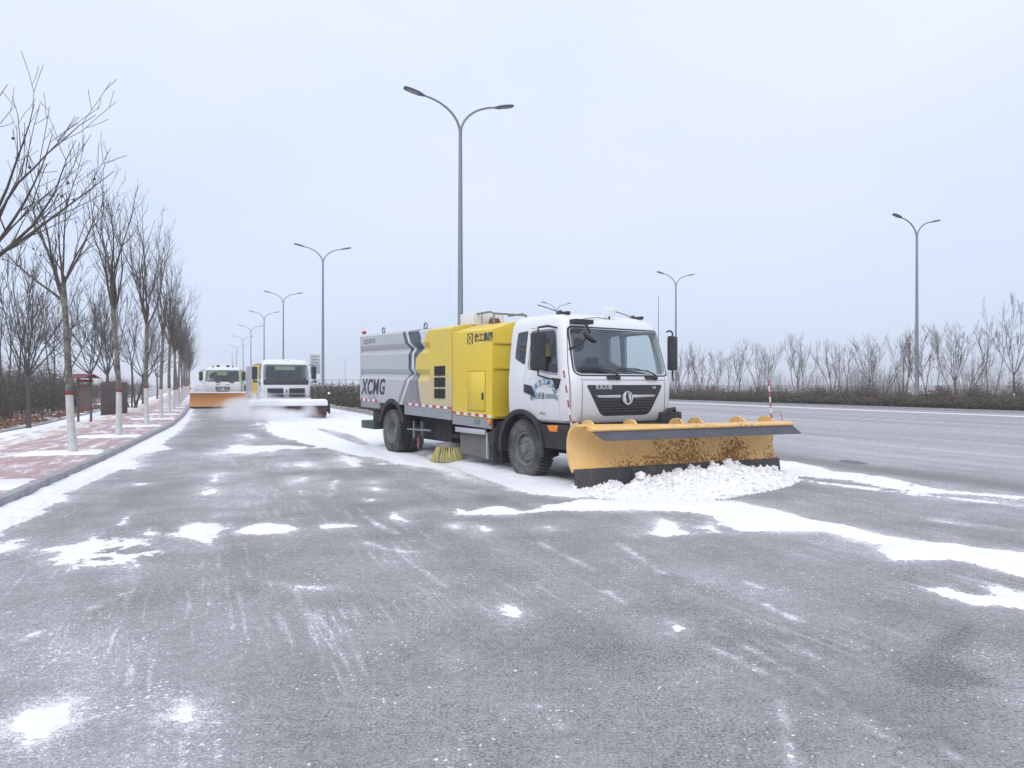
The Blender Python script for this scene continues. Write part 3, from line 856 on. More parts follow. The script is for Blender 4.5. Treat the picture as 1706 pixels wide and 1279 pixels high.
M_twig_grey = paint('grey_twig', (.085, .078, .078), .9, 0, .5, (.14, .125, .12), 3)
scrub_v = [clump_tree(201, 9, 5.6, True, 62, M_twig_grey, .06, (3.2, 4.0), (1.6, .7), .006), clump_tree(202, 8, 5.2, True, 66, M_twig_grey, .055, (3.4, 4.0), (1.7, .7), .006), clump_tree(203, 5, 5.6, False, 34, M_twig_grey, .06, (3.4, 4.2), (1.5, .6), .006)]
for v in scrub_v:
    v[0].materials.clear(); v[0].materials.append(M_twig)
# a thicket behind the sidewalk: photographed x, depth, kind, scale, label
for px, y, k, s, lab in ((48, 23.5, 0, 1.0, 'spreading bare tree rising from the thicket between the left edge and nearest trunk'),
                         (10, 31, 2, 1.05, 'bare multi-stem tree in the thicket at the far left edge'),
                         (150, 40, 1, 1.25, 'wide bare tree behind the thicket between the two nearest trunks'),
                         (178, 36, 0, 1.1, 'leaning bare tree behind the brown fence, just left of the second trunk'),
                         (222, 44, 2, 1.1, 'thin bare multi-stem tree behind the sidewalk right of the second trunk'),
                         (238, 52, 1, 1.2, 'small bare tree behind the sidewalk near the third trunk'),
                         (90, 52, 2, 1.4, 'tall thin bare tree far behind the thicket on the left'),
                         (262, 70, 1, 1.3, 'far bare tree closing the gap behind the row of trunks')):
    root = empty('scrub_tree', ((px - CX) * y / F_PX, y, .0), px * .7)
    root.scale = (s, s, s)
    tag(root, lab, 'tree', 'bare trees in the thicket on the left')
    obj('stem', scrub_v[k][0], None, root); obj('crown', scrub_v[k][1], None, root)

# ---- leaf and twig masses
def tuft_mass(rng, centres, leaf, twig_n, leaf_n, twig_len):
    """twigs rising from each base point plus small leaves on them; (x,y,z,rx,ry,h)"""
    tw, lv = MB(), MB()
    for (x, y, z, rx, ry, h) in centres:
        for k in range(twig_n):
            a, q = rng.uniform(0, 6.283), rng.random() ** .6
            bx, by = x + rx * .6 * q * math.cos(a), y + ry * .6 * q * math.sin(a)
            ex = x + rx * q * math.cos(a) * rng.uniform(.8, 1.25); ey = y + ry * q * math.sin(a) * rng.uniform(.8, 1.25)
            hh = h * (1 - .45 * q * q) * rng.uniform(.55, 1.1)
            mid = Vector(((bx + ex) / 2 + rng.gauss(0, .05), (by + ey) / 2, z + hh * .55))
            tip = Vector((ex, ey, z + hh))
            r_ = rng.uniform(.005, .011)
            tw.tube([(bx, by, z - .05), mid, tip], [r_, r_ * .7, r_ * .35], 3, cap=False)
            for j in range(twig_len):
                f = rng.uniform(.3, 1)
                s0 = mid.lerp(tip, f)
                e = s0 + Vector((rng.gauss(0, .16), rng.gauss(0, .16), abs(rng.gauss(.1, .1))))
                tw.tube([s0, e], [r_ * .5, r_ * .25], 3, cap=False)
            for j in range(leaf_n):
                f = rng.uniform(.0, 1.05)
                c = (mid.lerp(tip, f) if rng.random() < .75 else Vector((bx, by, z)).lerp(mid, f)) + Vector((rng.gauss(0, .09), rng.gauss(0, .09), rng.gauss(0, .07)))
                u = Vector((rng.gauss(0, 1), rng.gauss(0, 1), rng.gauss(0, 1))).normalized(); w_ = u.orthogonal().normalized()
                l = leaf * rng.uniform(.6, 1.4)
                lv.add([c - u * l, c + w_ * l * .5, c + u * l, c - w_ * l * .5], [(0, 1, 2, 3)])
    return tw, lv
def leaf_mat(name, a, b, b2=None):
    m, nt, p = new_mat(name)
    geo = N(nt, 'ShaderNodeNewGeometry')
    rnd = geo.outputs['Random Per Island']
    big = noise(nt, geo.outputs['Position'], 1.1, 3, .5)
    cc = mixc(nt, rnd, a, b)
    if b2: cc = mixc(nt, ramp(nt, big, [(.45, 0), (.6, 1)]), cc, b2)
    L(nt, cc, p.inputs['Base Color']); p.inputs['Roughness'].default_value = .8
    p.inputs['Specular IOR Level'].default_value = .2
    return m
M_hedge = leaf_mat('hedge_leaf', (.05, .048, .034), (.11, .095, .068), (.13, .095, .08))
M_hedge_g = leaf_mat('evergreen_leaf', (.04, .048, .032), (.09, .092, .06), (.10, .08, .06))
M_scrub = leaf_mat('dead_scrub_leaf', (.09, .078, .065), (.18, .16, .14), (.15, .15, .14))
M_plum = leaf_mat('plum_shrub_leaf', (.065, .035, .04), (.12, .07, .075))
M_litter = leaf_mat('leaf_litter', (.17, .09, .05), (.27, .18, .11), (.21, .09, .07))
rngH = random.Random(77)

# median hedge: clumps that touch, one behind the other
def shrub_obj(name, centres, mleaf, label, cat, leaf=.045, tn=90, ln=9, tl=2, kind=None, group=None, mt=None):
    tw, lv = tuft_mass(rngH, centres, leaf, tn, ln, tl)
    root = empty(name, (centres[0][0], centres[0][1], 0))
    tag(root, label, cat, group)
    if kind: root['kind'] = kind
    inv = Vector((-centres[0][0], -centres[0][1], 0))
    for nm, mb, mt_ in (('foliage', lv, mleaf), ('twigs', tw, mt or M_twig)):
        if not mb.v: continue
        me = mb.mesh(nm, recalc=False); me.transform(Matrix.Translation(inv)); me.materials.append(mt_)
        obj(nm, me, None, root)
    return root
def med(y, dx=0): return 9.75 - SL * y + dx
shrub_obj('hedge', [(med(y, .1), y, .15, 1.0, 1.1, 1.62 + .12 * math.sin(y)) for y in np.arange(29.5, 42, 1.25)], M_hedge, 'brown-green median hedge directly behind the silver body of the main truck', 'hedge', .05, 120, 12, 2)
shrub_obj('hedge', [(med(y), y, .15, .95, 1.3, 1.45 + .1 * math.sin(y * 1.7)) for y in np.arange(43.5, 74, 1.7)], M_hedge_g, 'lower dark green median hedge to the right of the sweeper truck', 'hedge', .06, 90, 12, 1)
shrub_obj('hedge', [(med(y), y, .15, .95, 2.2, 1.4) for y in np.arange(77, 150, 3.4)], M_hedge_g, 'far end of the median hedge behind the sweeper truck cab', 'hedge', .09, 50, 9, 0)

# far verge: clipped low hedge in two tiers, then shrubs
shrub_obj('low_hedge', [(off_x(R_OFF + .95, y), y, .12, .6, .95, .72 + .07 * math.sin(y * 1.3)) for y in np.arange(26, 92, 1.15)], M_hedge_g, 'low dark green clipped hedge along the far kerb', 'hedge', .07, 60, 12, 0)
shrub_obj('brown_hedge', [(off_x(R_OFF + 2.3, y), y, .12, .9, 1.1, 1.25 + .16 * math.sin(y * .9)) for y in np.arange(26, 92, 1.4)], M_hedge, 'brown waist-high hedge behind the green one on the far verge', 'hedge', .07, 64, 11, 1)
for px, back, r_, h, mt, lab in ((1446, 4.2, 1.0, 1.55, M_plum, 'rounded plum-coloured shrub left of the far lamp post'), (1568, 4.4, .9, 1.4, M_plum, 'rounded plum-coloured shrub right of the far lamp post'), (1362, 4.3, .9, 1.4, M_hedge_g, 'rounded olive shrub on the far verge above the plow marker rod'),
                                 (1628, 4.3, .9, 1.3, M_hedge, 'brown rounded shrub on the far verge third from the right edge'), (1698, 4.2, 1.1, 1.7, M_hedge_g, 'dark green shrub at the right edge of the far verge')):
    x, y = on_line(px, R_OFF + back)
    shrub_obj('rounded_shrub', [(x, y, .12, r_, r_, h)], mt, lab, 'shrub', .05, 170, 12, 1, None, 'rounded shrubs on the far verge')

# pale wood far behind the far verge
cs = []
for k in range(170):
    o_ = R_OFF + rngH.uniform(10, 62); y = rngH.uniform(26, 240)
    cs.append((off_x(o_, y), y, 0, rngH.uniform(1.5, 3.4), rngH.uniform(1.5, 3), rngH.uniform(2.6, 5.2)))
r_ = shrub_obj('far_wood', cs, M_scrub, 'hazy grey wood of bare scrub far behind the far verge', 'wood', .04, 60, 2, 8, 'stuff', None, M_twig_grey)

# thicket behind the sidewalk
cs = []
for k in range(74):
    y = rngH.uniform(19, 48); w_ = rngH.uniform(6.4, 13)
    cs.append((float(kerb_x(y)) - w_ * 1.07, y, .05, rngH.uniform(.8, 1.6), rngH.uniform(.8, 1.4), rngH.uniform(1.7, 3.3)))
for k in range(30):
    y = rngH.uniform(46, 110); w_ = rngH.uniform(6.5, 12)
    cs.append((float(kerb_x(y)) - w_ * 1.07, y, .05, 1.6, 1.8, rngH.uniform(1.6, 2.8)))
shrub_obj('thicket', cs, M_scrub, 'tangled grey-brown thicket behind the snowy sidewalk on the left', 'thicket', .05, 74, 6, 5, 'stuff', None, M_twig)
lt = MB()
for k in range(5200):
    y = rngH.uniform(15, 46); w_ = 4.6 + abs(rngH.gauss(0, 1.15)) + .3
    if fbm(np.array([w_ * .8]), np.array([y * .6]), 61, 3)[0] < .47: continue
    x = float(kerb_x(y)) - w_ * 1.07
    u = Vector((rngH.gauss(0, 1), rngH.gauss(0, 1), rngH.gauss(0, .6))).normalized(); v_ = u.orthogonal().normalized(); l = rngH.uniform(.03, .075)
    c = Vector((x, y, .13 + abs(rngH.gauss(0, .07))))
    lt.add([c - u * l, c + v_ * l * .6, c + u * l, c - v_ * l * .6], [(0, 1, 2, 3)])
me = lt.mesh('fallen_leaves', recalc=False)
stuff(obj('fallen_leaves', me, M_litter), 'rust-brown fallen leaves along the foot of the thicket', 'leaves')

# ---- brown plank fence and small roofed notice board in the thicket
M_plank = paint('dark_plank', (.135, .105, .10), .9, 0, .5, (.11, .09, .085), 4, .2, .3)
M_redwood = paint('red_wood', (.17, .045, .035), .8, 0, .5, (.3, .28, .28), 4)
A = Vector(((168 - CX) * 33 / F_PX, 33, 0)); B = Vector(((212 - CX) * 36 / F_PX, 36, 0))
fence = empty('plank_fence', A)
tag(fence, 'dark brown upright plank fence left of the second tree trunk', 'fence')
dv = (B - A); n = 22; dn = dv.normalized(); rz = math.atan2(dn.y, dn.x)
plank = bevelled(MB().box((0, 0, .85), (dv.length / n * .93, .03, 1.7)).mesh('plank'), .006, 1); plank.materials.append(M_plank)
for k in range(n):
    q = dv * ((k + .5) / n)
    obj('plank', plank, None, fence, (q.x, q.y, rngH.uniform(-.06, .06)), (0, rngH.uniform(-.012, .012), rz))
for h in (.45, 1.35):
    q = dv * .5 + Vector((dn.y * -.04, dn.x * .04, h))
    obj('rail', MB().box((0, 0, 0), (dv.length, .04, .09)), M_plank, fence, q, (0, 0, rz))
nb = empty('notice_board', ((141 - CX) * 27.5 / F_PX, 27.5, .05), R(-18)); nb.scale = (.85, .85, .9)
tag(nb, 'small notice board under a red slatted roof between the two nearest trunks', 'notice board')
for s in (-1, 1): obj('post', MB().box((s * .38, 0, 1.0), (.07, .07, 2.1)), M_plank, nb)
obj('board', MB().box((0, .0, 1.15), (.7, .03, .8)), M_plank, nb)
for k in range(4):
    m = MB().box((0, -.30 + k * .2, 2.02 + .09 * (1.5 - abs(k - 1.5))), (1.0, .2, .03), Matrix.Rotation(R(24 if k < 2 else -24), 3, 'X'))
    obj('roof_slat', m, M_redwood, nb)
obj('beam', MB().box((0, 0, 1.86), (.96, .09, .10)), M_redwood, nb)
obj('beam', MB().box((0, 0, 1.66), (.9, .05, .06)), M_redwood, nb)
# ------------------------------------------------------------------ trucks (local: x forward from front axle, y left, z up)
def text_mesh(s, size, extrude=.0015, shear=0.0, bold=0.0, align='CENTER'):
    cu = bpy.data.curves.new('t', 'FONT'); cu.body = s; cu.size = size; cu.extrude = extrude; cu.shear = shear; cu.offset = bold
    cu.align_x = align; cu.align_y = 'CENTER'; cu.resolution_u = 3; cu.space_character = 1.08
    o = bpy.data.objects.new('t', cu); col.objects.link(o)
    dg = bpy.context.evaluated_depsgraph_get()
    me = bpy.data.meshes.new_from_object(o.evaluated_get(dg))
    bpy.data.objects.remove(o)
    return me
# text plane: local x of the text -> forward on the right-hand side of the truck
ROT_SIDE = Matrix(((1, 0, 0), (0, 0, -1), (0, 1, 0))).to_4x4()        # reads rear->front, faces -y
ROT_FRONT = Matrix(((0, 0, 1), (1, 0, 0), (0, 1, 0))).to_4x4()        # reads right->left of truck, faces +x
def lettering(name, s, size, loc, face, mat, parent, shear=0, bold=0, sx=1.0, tilt=0.0, rot=0.0):
    me = text_mesh(s, size, .0015, shear, bold)
    M4 = Matrix.Translation(loc) @ (ROT_SIDE if face == 'side' else ROT_FRONT) @ Matrix.Rotation(rot, 4, 'Z') @ Matrix.Rotation(tilt, 4, 'X') @ Matrix.Diagonal((sx, 1, 1, 1))
    me.transform(M4)
    me.name = name
    return obj(name, me, mat, parent)

ZB = .95
M_cab, nt, p = new_mat('cab_white')                     # white enamel with a film of road spray low down
tc = N(nt, 'ShaderNodeTexCoord'); ob = tc.outputs['Object']; sp = N(nt, 'ShaderNodeSeparateXYZ'); L(nt, ob, sp.inputs[0])
n1 = noise(nt, ob, 3.0, 6, .62); n2 = noise(nt, ob, 26, 4, .6)
mpn = N(nt, 'ShaderNodeMapping'); mpn.inputs['Scale'].default_value = (14, 14, 1.2); L(nt, ob, mpn.inputs[0]); n3 = noise(nt, mpn.outputs[0], 1.5, 4, .6)
film = math_(nt, 'MULTIPLY', ramp(nt, math_(nt, 'DIVIDE', sp.outputs[2], 3.0), [(.32, .75), (.40, .38), (.55, .10), (.9, .03)]), math_(nt, 'ADD', math_(nt, 'MULTIPLY', n1, .9), math_(nt, 'MULTIPLY', n3, .5)))
film = math_(nt, 'MULTIPLY', film, ramp(nt, n2, [(.3, .5), (.7, 1)]))
L(nt, mixc(nt, film, (.72, .735, .76), (.36, .35, .34)), p.inputs['Base Color'])
L(nt, math_(nt, 'ADD', math_(nt, 'MULTIPLY', film, .6), .24), p.inputs['Roughness'])
CAB_PROFILE = [(.98, 1.30, 1.06), (1.02, 1.335, 1.10), (1.15, 1.36, 1.125), (1.45, 1.38, 1.135), (1.66, 1.375, 1.135), (1.73, 1.35, 1.132), (1.80, 1.32, 1.125), (2.1, 1.24, 1.10), (2.4, 1.155, 1.07), (2.50, 1.125, 1.055), (2.58, 1.09, 1.035), (2.66, 1.02, 1.0), (2.72, .90, .95), (2.76, .73, .86), (2.785, .52, .72)]
XR = -.42
def cab_ring(z, xf, w, rf=.20, bow=.045):
    pts = []
    nb = 9
    for i in range(nb):
        y = (w - rf) * i / (nb - 1)
        pts.append((xf - bow * (y / w) ** 2, y))
    x0 = xf - bow * ((w - rf) / w) ** 2
    for k in range(1, 8):
        a = R(90) * k / 8
        pts.append((x0 - rf + rf * math.cos(a), w - rf + rf * math.sin(a)))
    for t in (0, .25, .5, .75, 1): pts.append((x0 - rf + (XR + .06 - x0 + rf) * t, w))
    for k in range(1, 4):
        a = R(90) * k / 3
        pts.append((XR + .06 - .06 * math.sin(a), w - .06 + .06 * math.cos(a)))
    pts.append((XR, 0))
    half = pts[1:-1]
    full = pts + [(x, -y) for x, y in half[::-1]]
    return [(x, y, z) for x, y in full]
def cab_skin(i0, i1):
    """closed shell between inset i0 and inset i1 of the cab surface"""
    global XR
    m = MB(); rings = []
    for ins, rev in ((i0, 0), (i1, 1)):
        rr = []
        keep = XR; XR = XR + ins
        for j, (z, xf, w) in enumerate(CAB_PROFILE):
            top = j / (len(CAB_PROFILE) - 1)
            zz = z - (ins if z > 2.5 else ins * max(0, (z - 2.2) / .3)) if z > 2.2 else z
            rr.append(cab_ring(zz, xf - ins, w - ins))
        XR = keep
        rings.append(rr)
    n = len(rings[0][0])
    for rr in rings:
        b = len(m.v)
        vs = [p for r_ in rr for p in r_]
        fs = [(j * n + k, j * n + (k + 1) % n, (j + 1) * n + (k + 1) % n, (j + 1) * n + k) for j in range(len(rr) - 1) for k in range(n)]
        fs.append(tuple((len(rr) - 1) * n + k for k in range(n)))
        m.add(vs, fs)
    o = n * len(CAB_PROFILE)
    m.f += [(k, (k + 1) % n, o + (k + 1) % n, o + k) for k in range(n)]; m.m += [0] * n
    return m.mesh('skin')
def both(poly, a, b):
    m = MB(); m.prism(poly, 'y', a, b); m.prism(poly, 'y', -b, -a); return m.mesh('cut')
WS = [(-1.0, 1.76), (1.0, 1.76), (.955, 2.49), (-.955, 2.49)]
def grow_poly(p, d):
    cx_, cy_ = sum(q[0] for q in p) / len(p), sum(q[1] for q in p) / len(p)
    out = []
    for x, y in p: out.append((x + math.copysign(d, x - cx_), y + math.copysign(d, y - cy_)))
    return out
ws_poly = round_poly(WS, [.12, .12, .07, .07])
ws_big = round_poly(grow_poly(WS, .035), [.14, .14, .09, .09])
DW = [(.24, 2.47), (.86, 2.47), (1.0, 1.80), (.97, 1.76), (.20, 1.87)]
dw_poly = round_poly(DW, [.05, .08, .04, .04, .05])
dw_big = round_poly(grow_poly(DW, .022), [.06, .09, .05, .05, .06])
QW = [(-.20, 2.48), (.11, 2.50), (.09, 1.93), (.03, 1.93), (-.24, 2.03)]
qw_poly = round_poly(QW, [.05, .04, .03, .06, .06])
DOOR = [(.17, 2.54), (.90, 2.52), (1.06, 1.78), (1.05, .97), (.40, .97), (.22, 1.20), (.05, 1.42), (.06, 1.62), (.155, 1.95)]
cab_base = cab_skin(0, .05)
def cyl_y(cx_, cz_, r, y0, y1, n=48):
    return MB().prism([(cx_ + r * math.cos(2 * math.pi * k / n), cz_ + r * math.sin(2 * math.pi * k / n)) for k in range(n)], 'y', y0, y1)
arch = cyl_y(0, .50, .66, -2, 2).mesh('arch')
shell = boolean(cab_base, MB().prism(ws_poly, 'x', .75, 2.2).mesh('c'), 'DIFFERENCE')
shell = boolean(shell, MB().prism(round_poly([(-.92, 1.82), (-.22, 1.82), (-.22, 2.32), (-.9, 2.32)], .06), 'x', -.9, -.1).mesh('c'), 'DIFFERENCE')
shell = boolean(shell, both(qw_poly, .8, 1.6), 'DIFFERENCE')
shell = boolean(shell, both(DOOR, .85, 1.6), 'DIFFERENCE')
shell = boolean(shell, arch, 'DIFFERENCE')
def shrink(p, d):
    c = Vector((sum(q[0] for q in p) / len(p), sum(q[1] for q in p) / len(p)))
    return [tuple(Vector(q) - (Vector(q) - c).normalized() * d) for q in p]
dcut = shrink(DOOR, .009)
door_r = boolean(boolean(boolean(cab_base, MB().prism(dcut, 'y', -1.6, -.85).mesh('c'), 'INTERSECT'), both(dw_poly, .8, 1.6), 'DIFFERENCE'), arch, 'DIFFERENCE')
door_l = boolean(boolean(boolean(cab_base, MB().prism(dcut, 'y', .85, 1.6).mesh('c'), 'INTERSECT'), both(dw_poly, .8, 1.6), 'DIFFERENCE'), arch, 'DIFFERENCE')
pane_skin = cab_skin(.012, .020)
seal_skin = cab_skin(-.004, .03)
windscreen = boolean(pane_skin, MB().prism(ws_poly, 'x', .75, 2.2).mesh('c'), 'INTERSECT')
ws_seal = boolean(boolean(seal_skin, MB().prism(ws_big, 'x', .75, 2.2).mesh('c'), 'INTERSECT'), MB().prism(round_poly(grow_poly(WS, -.012), [.12, .12, .07, .07]), 'x', .7, 2.3).mesh('c'), 'DIFFERENCE')
def side_pane(poly, s):
    a, b = (.8, 1.6) if s > 0 else (-1.6, -.8)
    return boolean(pane_skin, MB().prism(poly, 'y', a, b).mesh('c'), 'INTERSECT')
def side_seal(big, small, s):
    a, b = (.8, 1.6) if s > 0 else (-1.6, -.8)
    return boolean(boolean(seal_skin, MB().prism(big, 'y', a, b).mesh('c'), 'INTERSECT'), MB().prism(small, 'y', a - .1 * s if s > 0 else a - .1, b + .1).mesh('c'), 'DIFFERENCE')
panes = {s: (side_pane(dw_poly, s), side_pane(qw_poly, s), side_seal(dw_big, round_poly(grow_poly(DW, -.01), .05), s)) for s in (-1, 1)}
GR = [(-.82, 1.585), (.82, 1.585), (.80, 1.53), (.52, 1.09), (-.52, 1.09), (-.80, 1.53)]
gr_poly = round_poly(GR, [.03, .03, .04, .10, .10, .04])
grille_plate = boolean(cab_skin(-.006, .02), MB().prism(gr_poly, 'x', 1.0, 2.0).mesh('c'), 'INTERSECT')
for me_ in [shell, door_r, door_l, windscreen, ws_seal, grille_plate] + [p_ for v_ in panes.values() for p_ in v_]: finish(me_, 32)
for me_, m_ in ((shell, M_cab), (door_r, M_cab), (door_l, M_cab), (windscreen, M_glass), (ws_seal, M_black), (grille_plate, M_grille)):
    me_.materials.clear(); me_.materials.append(m_)
for s, v_ in panes.items():
    for me_, m_ in zip(v_, (M_glass_dark if s < 0 else M_glass, M_glass_dark, M_black)):
        me_.materials.clear(); me_.materials.append(m_)

def tyre_mesh(r=.5, wd=.27):
    m = MB()
    prof = [(.285, wd * .38), (.30, wd * .47), (.36, wd * .5), (.43, wd * .49), (.475, wd * .45), (.487, wd * .36), (.487, 0)]
    full = [(a, -b) for a, b in prof] + [(a, b) for a, b in prof[::-1][1:]]
    m.lathe([(a * r / .5, b) for a, b in full], 'y', n=56)
    n = 46
    for k in range(n):
        for sgn in (-1, 1):
            a = 2 * math.pi * (k + (.5 if sgn > 0 else 0)) / n
            rot = Matrix.Rotation(-a, 3, 'Y')
            m.box(rot @ Vector((r * .982, sgn * wd * .30, 0)), (.035, wd * .30, .045), rot)
            m.box(rot @ Vector((r * .958, sgn * wd * .455, 0)), (.045, wd * .07, .04), rot)
            if sgn > 0: m.box(rot @ Vector((r * .982, 0, 0)), (.03, wd * .22, .045), rot)
    me = m.mesh('wheel', 40); me.materials.append(M_rubber)
    return me
def rim_mesh(convex):
    m = MB()
    if convex:
        prof = [(.29, -.10), (.285, -.115), (.262, -.11), (.25, -.05), (.235, -.045), (.19, -.085), (.18, -.092), (.085, -.095), (.08, -.115), (.07, -.15), (.055, -.16), (.001, -.16)]
    else:
        prof = [(.29, -.115), (.282, -.128), (.262, -.12), (.25, -.05), (.235, .02), (.20, .05), (.10, .055), (.095, .0), (.085, -.02), (.001, -.02)]
    m.lathe(prof, 'y', n=40)
    for k in range(10):
        a = 2 * math.pi * k / 10
        y_ = -.10 if convex else .045
        m.lathe([(.016, .01), (.016, -.018), (.009, -.03), (.001, -.03)], 'y', (.145 * math.cos(a), y_, .145 * math.sin(a)), 6)
    me = m.mesh('rim', 40); me.materials.append(M_rim)
    return me
def hand_holes():
    m = MB()
    for k in range(10):
        a = 2 * math.pi * (k + .5) / 10
        m.lathe([(.022, 0), (.001, 0)], 'y', (.213 * math.cos(a), -.071, .213 * math.sin(a)), 10)
    return m
TYRE, RIM_F, RIM_R = tyre_mesh(), rim_mesh(True), rim_mesh(False)
HOLES = hand_holes().mesh('hand_holes'); HOLES.materials.append(M_black)
def wheel(parent, x, y, front, right):
    o = obj('wheel', TYRE, None, parent, (x, y, .497), (0, random.Random(int(x * 10 + y * 7)).uniform(0, 6), 0 if right else math.pi))
    obj('rim', RIM_F if front else RIM_R, None, o)
    if front: obj('hand_holes', HOLES, None, o)
    return o

def mirror(parent, s, big=True):
    """s=-1 the truck's right (left in the picture)"""
    m = bevelled(MB().box((0, 0, 0), (.10, .24, .60)).mesh('mirror'), .035, 3)
    m.materials.append(M_black)
    p0 = Vector((.80, -1.36, 2.12)) if s < 0 else Vector((1.15, 1.30, 2.14))
    o = obj('mirror', m, None, parent, p0, (0, 0, R(18 * s)))
    arm = MB()
    arm.tube([(p0.x + .10, s * 1.06, 2.50), (p0.x + .03, s * 1.2, 2.53), (p0.x, p0.y, 2.50), (p0.x, p0.y, 2.40)], .016, 8)
    obj('mirror_arm', arm.mesh('mirror_arm', 60), M_black, parent); arm = MB()
    arm.tube([(p0.x + .18, s * 1.13, 1.66), (p0.x + .05, s * 1.26, 1.70), (p0.x, p0.y, 1.74), (p0.x, p0.y, 1.86)], .016, 8)
    obj('mirror_arm', arm.mesh('mirror_arm', 60), M_black, parent)
    if s < 0: bk = bevelled(MB().prism([(p0.x + .10, 1.70), (p0.x + .30, 1.68), (p0.x + .23, 1.52), (p0.x + .18, 1.52)], 'y', min(s * 1.12, s * 1.17), max(s * 1.12, s * 1.17)).mesh('mirror_bracket'), .012, 2)
    if s < 0: obj('mirror_bracket', bk, M_black, parent)

M_badge = paint('badge_silver', (.72, .73, .75), .38, .35, .1)
def emblem(parent, x, z, r=.118):
    m = MB()
    m.lathe([(r * .86, 0), (r * .86, .02), (r, .022), (r, 0)], 'x', (x, 0, z), 40)
    for s in (0, math.pi):                     # two swallows chasing each other inside the ring
        pts_o, pts_i = [], []
        for k in range(13):
            t = k / 12
            a = R(100) + t * R(175) + s
            ro = r * (.84 - .10 * math.sin(t * math.pi)); wi = r * (.46 * math.sin(t * math.pi) ** .8 + .02)
            pts_o.append((ro * math.cos(a), ro * math.sin(a)))
            pts_i.append(((ro - wi) * math.cos(a + .35 * (1 - t)), (ro - wi) * math.sin(a + .35 * (1 - t))))
        vs = [(x + .012, p_[0], z + p_[1]) for p_ in pts_o] + [(x + .012, p_[0], z + p_[1]) for p_ in pts_i] + [(x + .024, (p_[0] + q_[0]) / 2, z + (p_[1] + q_[1]) / 2) for p_, q_ in zip(pts_o, pts_i)]
        n = 13
        fs = [(k, k + 1, 2 * n + k + 1, 2 * n + k) for k in range(n - 1)] + [(2 * n + k, 2 * n + k + 1, n + k + 1, n + k) for k in range(n - 1)]
        m.add(vs, fs)
    o = obj('emblem', m.mesh('emblem', 30), M_badge, parent)
    m2 = MB().lathe([(r * 1.12, .004), (r * 1.1, .012), (.001, .012)], 'x', (x - .002, 0, z), 40)
    obj('emblem_backing', m2, M_grille, parent)

